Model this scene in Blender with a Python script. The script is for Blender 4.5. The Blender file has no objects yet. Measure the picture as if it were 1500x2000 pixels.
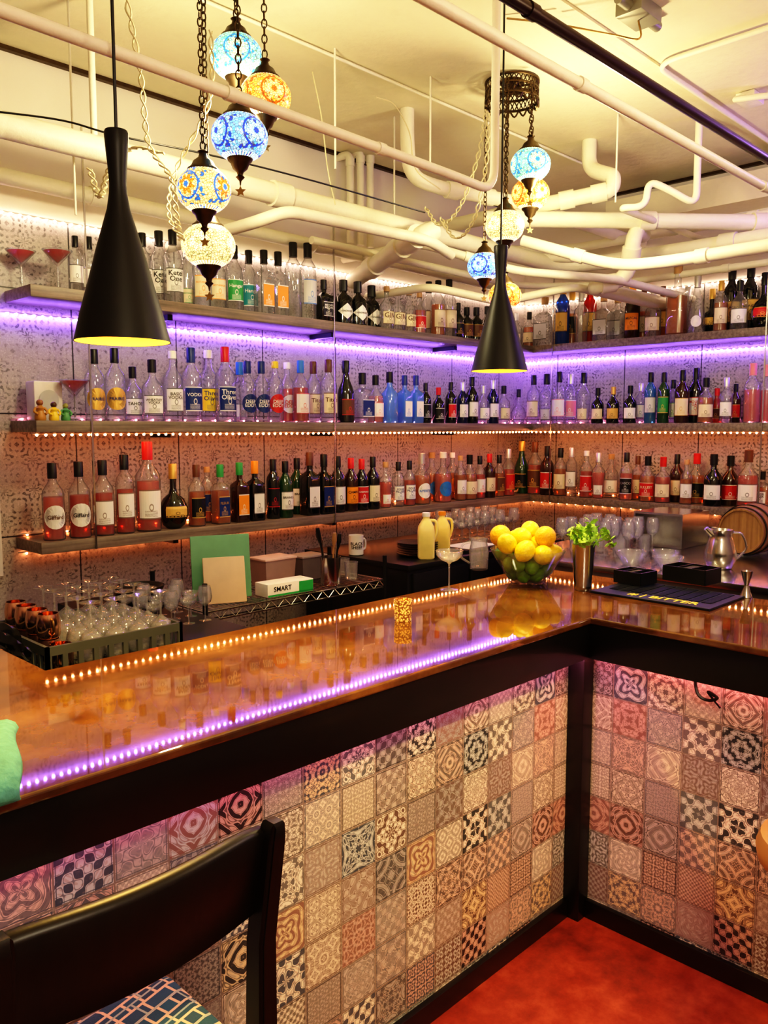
import bpy, bmesh, math, random
from mathutils import Vector, Matrix
random.seed(7)
pi=math.pi; cos=math.cos; sin=math.sin
SC=bpy.context.scene
# ------------------------------------------------------------ camera survey helpers
TH=math.radians(5.85); AZ=math.radians(44.6); FP=1600.0; H=1.71
CAM=Vector((0,0,H))
def ray(px,py):
    r=(px-750)/FP; u=(1000-py)/FP
    fh=cos(TH)+u*sin(TH); z=-sin(TH)+u*cos(TH)
    return Vector((fh*cos(AZ)+r*sin(AZ), fh*sin(AZ)-r*cos(AZ), z))
def at_z(px,py,z): d=ray(px,py); return CAM+d*((z-H)/d.z)
def at_y(px,py,y): d=ray(px,py); return CAM+d*(y/d.y)
def at_x(px,py,x): d=ray(px,py); return CAM+d*(x/d.x)
def at_t(px,py,t): return CAM+ray(px,py)*t

# ------------------------------------------------------------ node expression helper
class S:
    def __init__(s,k): s.k=k
    def __add__(a,b): return mth('ADD',a,b)
    def __radd__(a,b): return mth('ADD',b,a)
    def __sub__(a,b): return mth('SUBTRACT',a,b)
    def __rsub__(a,b): return mth('SUBTRACT',b,a)
    def __mul__(a,b): return mth('MULTIPLY',a,b)
    def __rmul__(a,b): return mth('MULTIPLY',b,a)
    def __truediv__(a,b): return mth('DIVIDE',a,b)
    def __rtruediv__(a,b): return mth('DIVIDE',b,a)
TR=None
def setin(inp,a):
    if isinstance(a,S): TR.links.new(a.k,inp)
    elif isinstance(a,(tuple,list)):
        v=list(a)
        if len(inp.default_value)==4 and len(v)==3: v=v+[1]
        inp.default_value=v
    else: inp.default_value=a
def mth(op,*args,clamp=False):
    n=TR.nodes.new('ShaderNodeMath'); n.operation=op; n.use_clamp=clamp
    for i,a in enumerate(args): setin(n.inputs[i],a)
    return S(n.outputs[0])
def mixc(f,a,b,bt='MIX'):
    n=TR.nodes.new('ShaderNodeMix'); n.data_type='RGBA'; n.blend_type=bt
    setin(n.inputs[0],f); setin(n.inputs[6],a); setin(n.inputs[7],b)
    return S(n.outputs[2])
def sep(v):
    n=TR.nodes.new('ShaderNodeSeparateXYZ'); TR.links.new(v.k,n.inputs[0]); return [S(o) for o in n.outputs]
def comb(x,y,z):
    n=TR.nodes.new('ShaderNodeCombineXYZ')
    for i,a in enumerate((x,y,z)): setin(n.inputs[i],a)
    return S(n.outputs[0])
def coord(kind='Object'):
    n=TR.nodes.new('ShaderNodeTexCoord'); return S(n.outputs[kind])
def noise(v,scale,detail=4,rough=.5,col=False):
    n=TR.nodes.new('ShaderNodeTexNoise'); TR.links.new(v.k,n.inputs['Vector'])
    n.inputs['Scale'].default_value=scale; n.inputs['Detail'].default_value=detail; n.inputs['Roughness'].default_value=rough
    return S(n.outputs[1 if col else 0])
def voro(v,scale,feature='F1',out='Distance',rnd=1):
    n=TR.nodes.new('ShaderNodeTexVoronoi'); n.feature=feature; TR.links.new(v.k,n.inputs['Vector'])
    n.inputs['Scale'].default_value=scale; n.inputs['Randomness'].default_value=rnd
    return S(n.outputs[out])
def white(v):
    n=TR.nodes.new('ShaderNodeTexWhiteNoise'); n.noise_dimensions='3D'; TR.links.new(v.k,n.inputs['Vector'])
    return S(n.outputs['Value']),S(n.outputs['Color'])
def ramp(f,stops,const=False):
    n=TR.nodes.new('ShaderNodeValToRGB'); TR.links.new(f.k,n.inputs[0]); cr=n.color_ramp
    if const: cr.interpolation='CONSTANT'
    while len(cr.elements)<len(stops): cr.elements.new(.5)
    for e,(p,c) in zip(cr.elements,stops): e.position=p; e.color=(*c,1)
    return S(n.outputs[0])
def clampgain(v,thr,gain): return mth('MULTIPLY',v-thr,gain,clamp=True)
def newmat(name):
    global TR
    m=bpy.data.materials.new(name); m.use_nodes=True; TR=m.node_tree
    return m, TR.nodes['Principled BSDF']
def bumpto(p,hgt,strength=.3,dist=.01):
    n=TR.nodes.new('ShaderNodeBump'); n.inputs['Strength'].default_value=strength; n.inputs['Distance'].default_value=dist
    TR.links.new(hgt.k,n.inputs['Height']); TR.links.new(n.outputs[0],p.inputs['Normal'])
MC={}
def mat(name,col,rough=.5,metal=0,var=.15,scale=12,bump=0,coat=0,spec=.5,emit=0,alpha=1):
    if name in MC: return MC[name]
    m,p=newmat(name)
    c=coord(); nz=noise(c,scale,3)
    dark=[x*(1-var) for x in col]; lite=[min(1,x*(1+var)) for x in col]
    base=mixc(nz,dark,lite); TR.links.new(base.k,p.inputs['Base Color'])
    p.inputs['Roughness'].default_value=rough; p.inputs['Metallic'].default_value=metal
    p.inputs['Coat Weight'].default_value=coat; p.inputs['Coat Roughness'].default_value=.06
    p.inputs['Specular IOR Level'].default_value=spec
    if emit:
        TR.links.new(base.k,p.inputs['Emission Color']); p.inputs['Emission Strength'].default_value=emit
    if bump: bumpto(p,nz,bump)
    MC[name]=m; return m
def glass(name,tint,body=.06,rim=.5,rough=.04,bc=None,edge=.35):
    if name in MC: return MC[name]
    m,p=newmat(name)
    out=TR.nodes['Material Output']
    c=coord(); nz=noise(c,6,2)
    lw=TR.nodes.new('ShaderNodeLayerWeight'); lw.inputs[0].default_value=.35
    f=S(lw.outputs['Facing'])
    tcol=mixc(nz,tint,[min(1,x*1.04) for x in tint])
    tcol=mixc(mth('MULTIPLY',f*f,1.5,clamp=True),tcol,[x*edge for x in tint])
    tr=TR.nodes.new('ShaderNodeBsdfTransparent'); TR.links.new(tcol.k,tr.inputs[0])
    bc=bc or tint
    p.inputs['Base Color'].default_value=(*bc,1); p.inputs['Roughness'].default_value=.15
    tl=TR.nodes.new('ShaderNodeBsdfTranslucent'); tl.inputs[0].default_value=(*bc,1)
    m0=TR.nodes.new('ShaderNodeMixShader'); m0.inputs[0].default_value=.5
    TR.links.new(p.outputs[0],m0.inputs[1]); TR.links.new(tl.outputs[0],m0.inputs[2])
    m1=TR.nodes.new('ShaderNodeMixShader'); setin(m1.inputs[0],mth('ADD',f*f*.15,body,clamp=True))
    TR.links.new(tr.outputs[0],m1.inputs[1]); TR.links.new(m0.outputs[0],m1.inputs[2])
    gl=TR.nodes.new('ShaderNodeBsdfGlossy'); gl.inputs['Roughness'].default_value=rough
    m2=TR.nodes.new('ShaderNodeMixShader'); setin(m2.inputs[0],mth('ADD',f*f*f*rim,.08,clamp=True))
    TR.links.new(m1.outputs[0],m2.inputs[1]); TR.links.new(gl.outputs[0],m2.inputs[2])
    TR.links.new(m2.outputs[0],out.inputs[0])
    MC[name]=m; return m
def emis(name,col,strength):
    if name in MC: return MC[name]
    m,p=newmat(name)
    c=coord(); nz=noise(c,30,1); k=mixc(nz,[x*.9 for x in col],col)
    p.inputs['Base Color'].default_value=(*col,1)
    TR.links.new(k.k,p.inputs['Emission Color']); p.inputs['Emission Strength'].default_value=strength
    MC[name]=m; return m

# ------------------------------------------------------------ object helpers
COL=SC.collection
def link(o): COL.objects.link(o); return o
def finish(bm,name,mats,smooth=True,angle=40,recalc=True):
    if recalc: bmesh.ops.recalc_face_normals(bm,faces=bm.faces)
    me=bpy.data.meshes.new(name); bm.to_mesh(me); bm.free()
    if not isinstance(mats,(list,tuple)): mats=[mats]
    for x in mats: me.materials.append(x)
    if smooth:
        for p in me.polygons: p.use_smooth=True
        me.set_sharp_from_angle(angle=math.radians(angle))
    return me
def mobj(name,me,parent=None,loc=(0,0,0),rot=(0,0,0),label=None,cat=None,group=None,kind=None,scale=None):
    o=bpy.data.objects.new(name,me); link(o); o.location=loc; o.rotation_euler=rot
    if scale is not None: o.scale=scale if hasattr(scale,'__len__') else (scale,)*3
    if parent: o.parent=parent
    if label: o['label']=label
    if cat: o['category']=cat
    if group: o['group']=group
    if kind: o['kind']=kind
    return o
def thing(name,label,cat,loc=(0,0,0),rot=(0,0,0),group=None,scale=None):
    o=mobj(name,None,None,loc,rot,label,cat,group,None,scale); o.empty_display_size=.05; return o
def lathe(bm,prof,seg=24,sq=None,mi=0,off=(0,0,0),caps=True):
    rings=[]
    for i,(r,z) in enumerate(prof):
        ring=[]
        if r<1e-5:
            ring=[bm.verts.new((off[0],off[1],off[2]+z))]
        else:
            for k in range(seg):
                a=2*pi*k/seg; rr=r
                if sq and sq[i]: n=sq[i]; rr=r/((abs(cos(a))**n+abs(sin(a))**n)**(1/n))
                ring.append(bm.verts.new((off[0]+rr*cos(a),off[1]+rr*sin(a),off[2]+z)))
        rings.append(ring)
    for a,b in zip(rings,rings[1:]):
        if len(a)==1 and len(b)==1: continue
        for k in range(seg):
            k2=(k+1)%seg
            if len(a)==1: f=[a[0],b[k],b[k2]]
            elif len(b)==1: f=[a[k],a[k2],b[0]]
            else: f=[a[k],a[k2],b[k2],b[k]]
            fc=bm.faces.new(f); fc.material_index=mi
    if caps:
        for ring in (rings[0],rings[-1]):
            if len(ring)>2: bm.faces.new(ring).material_index=mi
def lathe_me(name,prof,m,seg=24,sq=None,caps=True,angle=40):
    bm=bmesh.new(); lathe(bm,prof,seg,sq,caps=caps); return finish(bm,name,m,angle=angle)
def abox(bm,x0,x1,y0,y1,z0,z1,mi=0,bev=0):
    r=bmesh.ops.create_cube(bm,size=1,matrix=Matrix.Translation(((x0+x1)/2,(y0+y1)/2,(z0+z1)/2))@Matrix.Diagonal((x1-x0,y1-y0,z1-z0,1)))
    vs=r['verts']; fs=set(f for v in vs for f in v.link_faces)
    for f in fs: f.material_index=mi
    if bev:
        es=list(set(e for v in vs for e in v.link_edges))
        bmesh.ops.bevel(bm,geom=es,offset=bev,segments=2,affect='EDGES',profile=.6)
def box_me(name,x0,x1,y0,y1,z0,z1,m,bev=0):
    bm=bmesh.new(); abox(bm,x0,x1,y0,y1,z0,z1,0,bev); return finish(bm,name,m,angle=20)
def fillet(pts,rad,n=6):
    pts=[Vector(p) for p in pts]; out=[pts[0]]
    for i in range(1,len(pts)-1):
        a,b,c=pts[i-1],pts[i],pts[i+1]
        d1=(a-b); d2=(c-b); r=min(rad,d1.length*.48,d2.length*.48)
        p=b+d1.normalized()*r; q=b+d2.normalized()*r
        for k in range(n+1):
            t=k/n; out.append(p*(1-t)**2+b*2*t*(1-t)+q*t*t)
    out.append(pts[-1]); return out
def catmull(pts,n=6):
    P=[Vector(p) for p in pts]; P=[P[0]*2-P[1]]+P+[P[-1]*2-P[-2]]; out=[]
    for i in range(1,len(P)-2):
        for k in range(n):
            t=k/n; a,b,c,d=P[i-1],P[i],P[i+1],P[i+2]
            out.append(.5*((2*b)+(c-a)*t+(2*a-5*b+4*c-d)*t*t+(3*b-a-3*c+d)*t**3))
    out.append(P[-2]); return out
def sweep(bm,pts,r,seg=10,mi=0,closed=False):
    pts=[Vector(p) for p in pts]; n=len(pts)
    rs=r if isinstance(r,(list,tuple)) else [r]*n
    rings=[]; up=None
    for i in range(n):
        if closed: t=(pts[(i+1)%n]-pts[i-1]).normalized()
        else: t=(pts[min(i+1,n-1)]-pts[max(i-1,0)]).normalized()
        if up is None:
            up=Vector((0,0,1)) if abs(t.z)<.9 else Vector((1,0,0))
        up=(up-t*up.dot(t)).normalized(); s=t.cross(up)
        rings.append([bm.verts.new(pts[i]+(up*cos(2*pi*k/seg)+s*sin(2*pi*k/seg))*rs[i]) for k in range(seg)])
    m=n if closed else n-1
    for i in range(m):
        a=rings[i]; b=rings[(i+1)%n]
        for k in range(seg):
            f=bm.faces.new([a[k],a[(k+1)%seg],b[(k+1)%seg],b[k]]); f.material_index=mi
    if not closed:
        bm.faces.new(rings[0]).material_index=mi; bm.faces.new(rings[-1]).material_index=mi
def tube_me(name,pts,r,m,seg=10,closed=False):
    bm=bmesh.new(); sweep(bm,pts,r,seg,closed=closed); return finish(bm,name,m)
TXC={}
def text_geo(txt):
    if txt in TXC: return TXC[txt]
    cu=bpy.data.curves.new('t','FONT'); cu.body=txt; cu.align_x='CENTER'; cu.align_y='CENTER'; cu.resolution_u=2; cu.space_line=.8; cu.offset=.012
    o=bpy.data.objects.new('t',cu); link(o); bpy.context.view_layer.update()
    me=bpy.data.meshes.new_from_object(o)
    vs=[tuple(v.co) for v in me.vertices]; fs=[tuple(p.vertices) for p in me.polygons]
    bpy.data.objects.remove(o); bpy.data.curves.remove(cu); bpy.data.meshes.remove(me)
    if vs:
        xs=[v[0] for v in vs]; ys=[v[1] for v in vs]; cx=(min(xs)+max(xs))/2; cy=(min(ys)+max(ys))/2
        w=max(xs)-min(xs); h=max(ys)-min(ys); vs=[(v[0]-cx,v[1]-cy) for v in vs]
    else: w=h=1
    TXC[txt]=(vs,fs,w,h); return TXC[txt]
def add_text(bm,txt,fn,W,Hh,mi):
    vs,fs,w,h=text_geo(txt); s=min(W/w,Hh/h)
    V=[bm.verts.new(fn(v[0]*s,v[1]*s)) for v in vs]
    for f in fs:
        try: bm.faces.new([V[i] for i in f]).material_index=mi
        except Exception: pass

# ------------------------------------------------------------ dimensions
BZ=1.086; BY=1.378; BX=2.372; BYB=2.08; BXB=3.08; BT=.022
PY=1.42; PX=2.40
WY=4.10; WX=5.84; SHY=3.80; SHX=5.54; SHL=1.575
Z3,Z2,Z1=1.175,1.745,2.36; ST=.055
TILETOP=2.728; CZ=3.485

# ------------------------------------------------------------ key materials
def mat_plaster(name,col,var=.08):
    m,p=newmat(name); c=coord(); n1=noise(c,1.2,5); n2=noise(c,22,3); n3=noise(c,5,6,.7)
    k=mixc(n1,[x*(1-var*2) for x in col],[min(1,x*(1+var)) for x in col]); k=mixc(n2*.25,k,[x*.7 for x in col])
    k=mixc(clampgain(n3,.55,5)*.3,k,[x*.72 for x in col])
    TR.links.new(k.k,p.inputs['Base Color']); p.inputs['Roughness'].default_value=.5
    bumpto(p,n2+n3,.25,.012); return m
def mat_wall():
    m,p=newmat('damask_tile_wall'); c=coord(); x,y,z=sep(c); u=x+y
    a=u/.6; b=(z+.02)/.6
    fa=mth('ABSOLUTE',mth('FRACT',a)-.5); fb=mth('ABSOLUTE',mth('FRACT',b)-.5)
    gro=mth('MAXIMUM',mth('GREATER_THAN',fa,.494),mth('GREATER_THAN',fb,.494))
    big=noise(c,2.2,4,.6); fine=noise(c,110,3,.75); med=noise(c,26,4,.7)
    s=.15
    gx=(mth('FRACT',u/s)-.5)*2.0; gy=(mth('FRACT',(z+.02)/s)-.5)*2.0
    ax=mth('ABSOLUTE',gx); ay=mth('ABSOLUTE',gy); r=mth('SQRT',gx*gx+gy*gy); th=mth('ARCTAN2',gy,gx)
    rc=mth('SQRT',(1.0-ax)*(1.0-ax)+(1.0-ay)*(1.0-ay))
    pat=mth('SINE',r*13.0+mth('COSINE',th*8.0)*2.2)+mth('SINE',rc*16.0+mth('COSINE',th*4.0)*1.5)*.8+mth('SINE',(ax+ay)*17.0)*.5
    orn=clampgain(pat+(fine-.5)*2.5,.10,2.5)
    worn=clampgain(med*.9+big*.8,.74,4)
    base=mixc(big,(.26,.24,.235),(.56,.52,.49))
    col=mixc(orn*worn*.85,base,(.05,.046,.05))
    col=mixc(clampgain(fine,.50,7)*.45,col,(.72,.68,.64))
    col=mixc(clampgain(fine*med,.30,9)*.4,col,(.08,.075,.075))
    col=mixc(gro,col,(.03,.028,.028))
    top=mth('GREATER_THAN',z,TILETOP)
    n2=noise(c,1.4,4)
    pl=mixc(n2,(.74,.70,.60),(.90,.86,.76))
    col=mixc(top,col,pl)
    TR.links.new(col.k,p.inputs['Base Color'])
    setin(p.inputs['Roughness'],mth('ADD',top*.25,.36)); bumpto(p,fine+gro*-2,.15,.004); return m
def mat_patchwork():
    m,p=newmat('patchwork_encaustic_tile'); c=coord(); X,Y,Z=sep(c); U=X+Y
    s=.122
    a=U/s; b=(Z-.075)/s
    ia=mth('FLOOR',a); ib=mth('FLOOR',b); fa=mth('FRACT',a); fb=mth('FRACT',b)
    r1,rc1=white(comb(ia,ib,3.3)); q=sep(rc1)
    r2,rc2=white(comb(ib,ia,9.1)); w=sep(rc2)
    r3,rc3=white(comb(ib,ia,4.7)); v=sep(rc3)
    n=mth('FLOOR',v[0]*v[0]*2.9)+1.0
    x=(mth('FRACT',fa*n)-.5)*2.0; y=(mth('FRACT',fb*n)-.5)*2.0
    ax=mth('ABSOLUTE',x); ay=mth('ABSOLUTE',y)
    r=mth('SQRT',x*x+y*y); th=mth('ARCTAN2',y,x)
    k=4.0+mth('GREATER_THAN',q[0],.45)*4.0
    ck=mth('COSINE',th*k); ck2=mth('COSINE',th*8.0+r*6.0)
    rc=mth('SQRT',(1.0-ax)*(1.0-ax)+(1.0-ay)*(1.0-ay))
    fr=5.5+(6.0+q[1]*8.0)/n
    A1=mth('SINE',r*fr+ck*2.2)+ck2*.5
    A2=mth('SINE',(ax+ay)*fr+ck*.9)*.8+mth('COSINE',rc*13.0)*.6
    A3=mth('MINIMUM',mth('SINE',rc*fr),0.5+mth('SINE',r*11.0+ck*2.0))
    A4=mth('SINE',x*(3.14159*3))*mth('SINE',y*(3.14159*3))*1.6+mth('SINE',rc*13.0)*.6
    A5=mth('COSINE',ax*9.0+q[2]*2.0)*mth('COSINE',ay*9.0+q[2]*2.0)*1.6+ck2*.6
    A6=mth('SINE',mth('MAXIMUM',ax,ay)*fr)*mth('SINE',(ax-ay)*9.0+1.5)+mth('COSINE',r*12.0+ck)*.6
    A7=mth('SINE',r*fr*1.1)*ck+mth('SINE',rc*11.0)*.5
    def sel(A,B,t): 
        g=mth('GREATER_THAN',r1,t); return A*(1.0-g)+B*g
    P=sel(A1,A2,.20); P=sel(P,A3,.36); P=sel(P,A4,.48); P=sel(P,A5,.6); P=sel(P,A6,.72); P=sel(P,A7,.86)
    ink=clampgain(P,0.18,7.0)
    lines=1.0-clampgain(mth('ABSOLUTE',P+.35),.12,8.0)
    P2=mth('SINE',r*24.0+th*4.0)*mth('SINE',rc*20.0)
    ink2=clampgain(P2,.2,5.0)
    bg=ramp(w[0],[(0,(.78,.72,.66)),(.15,(.54,.51,.52)),(.28,(.84,.80,.75)),(.40,(.42,.43,.46)),(.51,(.72,.57,.51)),(.62,(.58,.64,.68)),(.74,(.64,.46,.44)),(.84,(.86,.84,.79)),(.93,(.76,.64,.46))],True)
    ic=ramp(w[1],[(0,(.025,.025,.032)),(.20,(.15,.10,.09)),(.34,(.07,.10,.15)),(.48,(.28,.17,.16)),(.62,(.17,.17,.19)),(.78,(.12,.15,.18)),(.90,(.03,.045,.06))],True)
    ic2=ramp(w[2],[(0,(.36,.28,.25)),(.3,(.30,.35,.40)),(.6,(.48,.27,.24)),(.8,(.28,.26,.27))],True)
    soft=.48+mth('GREATER_THAN',r2,.36)*.24+mth('GREATER_THAN',r2,.66)*.24
    col=mixc(ink2*.4,bg,ic2); col=mixc(ink*soft,col,ic); col=mixc(lines*.7,col,ic)
    oax=mth('ABSOLUTE',fa-.5)*2.0; oay=mth('ABSOLUTE',fb-.5)*2.0
    mx=mth('MAXIMUM',oax,oay)
    bord=mth('GREATER_THAN',mx,.90)*(1.0-mth('GREATER_THAN',mx,.94))
    col=mixc(bord*.8,col,ic)
    gr=mth('GREATER_THAN',mx,.968)
    col=mixc(gr,col,(.26,.23,.22))
    wn=noise(c,70,4,.7); wear=clampgain(wn,.56,5)
    col=mixc(wear*.3,col,(.62,.57,.54))
    TR.links.new(col.k,p.inputs['Base Color']); p.inputs['Roughness'].default_value=.42
    bumpto(p,gr*-1.0,.4,.003); return m
def mat_bartop():
    m,p=newmat('epoxy_amber_bar_top'); c=coord(); n1=noise(c,2.6,5,.55); n2=noise(c,9,5,.6); n3=noise(c,1.1,3)
    col=ramp(n1*.6+n2*.4,[(.32,(.045,.018,.006)),(.46,(.11,.046,.014)),(.56,(.19,.085,.027)),(.68,(.27,.135,.045)),(.82,(.16,.07,.022))])
    col=mixc(clampgain(n3,.5,3)*.4,col,(.22,.09,.045))
    TR.links.new(col.k,p.inputs['Base Color']); p.inputs['Roughness'].default_value=.6; p.inputs['Specular IOR Level'].default_value=0.0
    p.inputs['Coat Weight'].default_value=1; p.inputs['Coat Roughness'].default_value=.03; p.inputs['Coat IOR'].default_value=1.75
    bn=TR.nodes.new('ShaderNodeBump'); bn.inputs['Strength'].default_value=.014; bn.inputs['Distance'].default_value=.01
    TR.links.new(noise(c,7,1).k,bn.inputs['Height']); TR.links.new(bn.outputs[0],p.inputs['Coat Normal'])
    return m
def mat_wood(name,a,b,rough=.5,coat=0,sx=1.5,sy=30):
    if name in MC: return MC[name]
    m,p=newmat(name); c=coord(); x,y,z=sep(c)
    n=noise(comb(x*sx,y*sy,z*sy),1.6,5,.6); n2=noise(c,50,2)
    col=mixc(clampgain(n,.3,2.2),a,b); col=mixc(n2*.3,col,[t*.5 for t in a])
    TR.links.new(col.k,p.inputs['Base Color']); p.inputs['Roughness'].default_value=rough
    p.inputs['Coat Weight'].default_value=coat; p.inputs['Coat Roughness'].default_value=.1
    bumpto(p,n,.15,.004); MC[name]=m; return m
def mat_floor():
    m,p=newmat('red_stained_concrete'); c=coord(); n1=noise(c,2.4,7,.68); n2=noise(c,12,5,.7); n3=noise(c,3.1,2)
    col=ramp(n1*.55+n2*.45,[(.34,(.13,.024,.013)),(.5,(.30,.052,.026)),(.64,(.44,.11,.06))])
    col=mixc(clampgain(n3,.62,6)*.5,col,(.09,.025,.017))
    TR.links.new(col.k,p.inputs['Base Color']); setin(p.inputs['Roughness'],n2*.3+.2); bumpto(p,n2,.08,.01); return m
def mat_fabric():
    m,p=newmat('maze_pattern_upholstery'); c=coord(); x,y,z=sep(c)
    n=TR.nodes.new('ShaderNodeTexBrick'); v=comb(x+y*.25,y-x*.25,0.0); TR.links.new(v.k,n.inputs['Vector'])
    n.inputs['Scale'].default_value=1; n.inputs['Brick Width'].default_value=.055; n.inputs['Row Height'].default_value=.030; n.inputs['Mortar Size'].default_value=.0028
    n.inputs['Mortar Smooth'].default_value=0; n.offset=.37; n.squash=.55; n.squash_frequency=2
    n.inputs['Color1'].default_value=(.012,.11,.13,1); n.inputs['Color2'].default_value=(.012,.06,.08,1); n.inputs['Mortar'].default_value=(.62,.52,.28,1)
    n2=TR.nodes.new('ShaderNodeTexBrick'); TR.links.new(v.k,n2.inputs['Vector'])
    n2.inputs['Scale'].default_value=1; n2.inputs['Brick Width'].default_value=.11; n2.inputs['Row Height'].default_value=.045; n2.inputs['Mortar Size'].default_value=.0022; n2.offset=.63; n2.squash=1.6; n2.squash_frequency=3
    col=mixc(S(n2.outputs['Fac']),S(n.outputs['Color']),(.30,.44,.30))
    TR.links.new(col.k,p.inputs['Base Color']); p.inputs['Roughness'].default_value=.8
    bumpto(p,noise(c,300,2),.3,.002); return m
def mat_globe(name,base,petal,dot,st,lite=.3):
    m,p=newmat(name); c=coord(); x,y,z=sep(c)
    lon=mth('ARCTAN2',y,x)
    s=(mth('FRACT',lon/(pi/2.0)+.2)-.5)*1.5; l=z/.1
    d=mth('SQRT',s*s+l*l); th=mth('ARCTAN2',l,s)
    pet=mth('COSINE',th*8.0)*.07
    m1=mth('LESS_THAN',d,.10); m2=mth('LESS_THAN',d+pet,.30)*(1.0-mth('LESS_THAN',d,.15))
    m3=mth('LESS_THAN',d,.50)*(1.0-mth('LESS_THAN',d,.43))
    crack=voro(c,105,'DISTANCE_TO_EDGE'); cm=1.0-clampgain(crack,.05,12)
    cc=sep(voro(c,105,'F1','Color'))
    col=mixc(cc[0]*lite,base,(1,.93,.62)); col=mixc(mth('GREATER_THAN',cc[1],.86),col,petal)
    col=mixc(m3,col,petal); col=mixc(m2,col,dot); col=mixc(m1,col,petal)
    col=mixc(cm*.85,col,(.06,.035,.01))
    bd=mth('GREATER_THAN',mth('SINE',lon*34.0)*mth('LESS_THAN',mth('ABSOLUTE',mth('ABSOLUTE',l)-.70),.06),.2)
    col=mixc(bd,col,(1,.95,.7))
    TR.links.new(col.k,p.inputs['Base Color']); TR.links.new(col.k,p.inputs['Emission Color'])
    core=1.15-mth('ABSOLUTE',l)*.7
    setin(p.inputs['Emission Strength'],core*st); p.inputs['Roughness'].default_value=.25
    return m
M_wall=mat_wall(); M_patch=mat_patchwork(); M_bar=mat_bartop(); M_floor=mat_floor()
M_ceil=mat_plaster('cream_ceiling_paint',(.84,.78,.56)); M_white=mat_plaster('white_wall_paint',(.55,.46,.38))
M_shelf=mat_wood('grey_weathered_shelf_wood',(.13,.10,.08),(.40,.32,.25),.45)
M_black=mat('black_painted_wood',(.006,.005,.005),.35,var=.3,coat=.15)
M_pipe=mat_plaster('cream_pipe_paint',(.88,.84,.68),.05)
M_espresso=mat_wood('espresso_chair_wood',(.006,.004,.003),(.013,.007,.005),.40,.0,30,1.5)
M_brass=mat('aged_brass',(.35,.22,.08),.35,1,.4,30)
M_bronze=mat('dark_bronze',(.10,.065,.035),.4,.9,.4,30)
M_steel=mat('brushed_steel',(.55,.53,.51),.22,1,.1,30)
M_dull=mat('dull_steel',(.22,.21,.21),.4,.8)
M_copper=mat('polished_copper',(.92,.55,.36),.16,1,.1)
M_blackpl=mat('black_plastic',(.010,.010,.011),.35)
M_blackmt=mat('matte_black_metal',(.007,.007,.007),.45,.1)
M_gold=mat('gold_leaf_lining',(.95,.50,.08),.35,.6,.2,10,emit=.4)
M_paper=mat('white_paper',(.82,.80,.76),.6)
M_whitepl=mat('white_plastic',(.70,.68,.66),.4)
G_stem=glass('clear_stemware_glass',(.95,.96,.97),.12,1.2,edge=.42)

# ------------------------------------------------------------ room shell
def struct(name,x0,x1,y0,y1,z0,z1,m,label):
    me=box_me(name,x0,x1,y0,y1,z0,z1,m); o=mobj(name,me,label=label,cat=name.split('_')[0],kind='structure'); return o
XW=-1.7; YS=-1.7
struct('floor',XW-.1,WX+.1,YS-.1,WY+.1,-.1,0,M_floor,'red stained polished concrete floor with mottled worn patches')
struct('ceiling',XW-.1,WX+.1,YS-.1,WY+.1,CZ,CZ+.1,M_ceil,'cream painted ceiling above the pipes')
struct('wall_back',XW-.1,WX+.1,WY,WY+.1,0,CZ,M_wall,'worn damask tile wall with cream plaster above')
struct('wall_right',WX,WX+.1,YS-.1,WY,0,CZ,M_wall,'worn damask tile wall with cream plaster above')
struct('wall_left',XW-.1,XW,YS-.1,WY,0,CZ,M_white,'plain painted plaster wall')
struct('wall_front',XW,WX,YS-.1,YS,0,CZ,M_white,'plain painted plaster wall')
struct('trim_1',1.44,1.49,WY-.05,WY,1.0,2.28,M_whitepl,'white painted door casing on the tiled wall')
struct('trim_shadow_back',XW,WX,WY-.03,WY,CZ-.02,CZ,M_bronze,'dark strip standing in for shadow where wall meets ceiling')  # shadow line under the ceiling, put in as a dark strip
struct('trim_3',XW,1.44,WY-.22,WY,3.02,3.30,M_ceil,'cream plaster beam boxed along the wall')
struct('trim_6',WX-.28,WX,YS,3.2,3.18,3.36,M_ceil,'cream plaster beam boxed along the wall')
struct('trim_shadow_right',WX-.03,WX,YS,WY,CZ-.02,CZ,M_bronze,'dark strip standing in for shadow where wall meets ceiling')  # same ceiling shadow as a dark strip, right wall

# ------------------------------------------------------------ shelves
def shelf(z,label):
    t=thing('wall_shelf',label,'shelf',(SHL,SHY,z-ST))
    bm=bmesh.new(); abox(bm,0,SHX-SHL,0,WY-SHY,0,ST,0,.004); 
    mobj('shelf_board',finish(bm,'shelf_board',M_shelf,angle=20),t)
    bm=bmesh.new(); abox(bm,0,WX-SHX,-4.4,WY-SHY,0,ST,0,.004)
    me=finish(bm,'shelf_board',M_shelf,angle=20)
    mobj('shelf_board',me,t,(SHX-SHL,0,0))
    brm=box_me('bracket',0,.03,.09,.298,-.03,-.001,M_blackmt)
    for x in (.75,1.9,3.1): mobj('bracket',brm,t,(x,0,0))
    return t
for z,n in ((Z1,'top'),(Z2,'middle'),(Z3,'bottom')):
    shelf(z,'weathered grey wood corner shelf, %s tier, holding liquor bottles'%n)
rodm=box_me('rod',-.004,.004,-.004,.004,0,1,M_steel)
for px in (181,655):
    p=at_y(px,840,SHY-.012)
    mobj('shelf_support_rod',rodm,None,(p.x,SHY-.006,Z3-ST),(0,0,0),'thin steel support rod along the shelf fronts','rod','shelf support rods',scale=(1,1,Z1+.8-Z3))
for px in (1075,1487):
    p=at_x(px,840,SHX-.012)
    mobj('shelf_support_rod',rodm,None,(SHX-.006,p.y,Z3-ST),(0,0,0),'thin steel support rod along the shelf fronts','rod','shelf support rods',scale=(1,1,Z1+.8-Z3))

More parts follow.
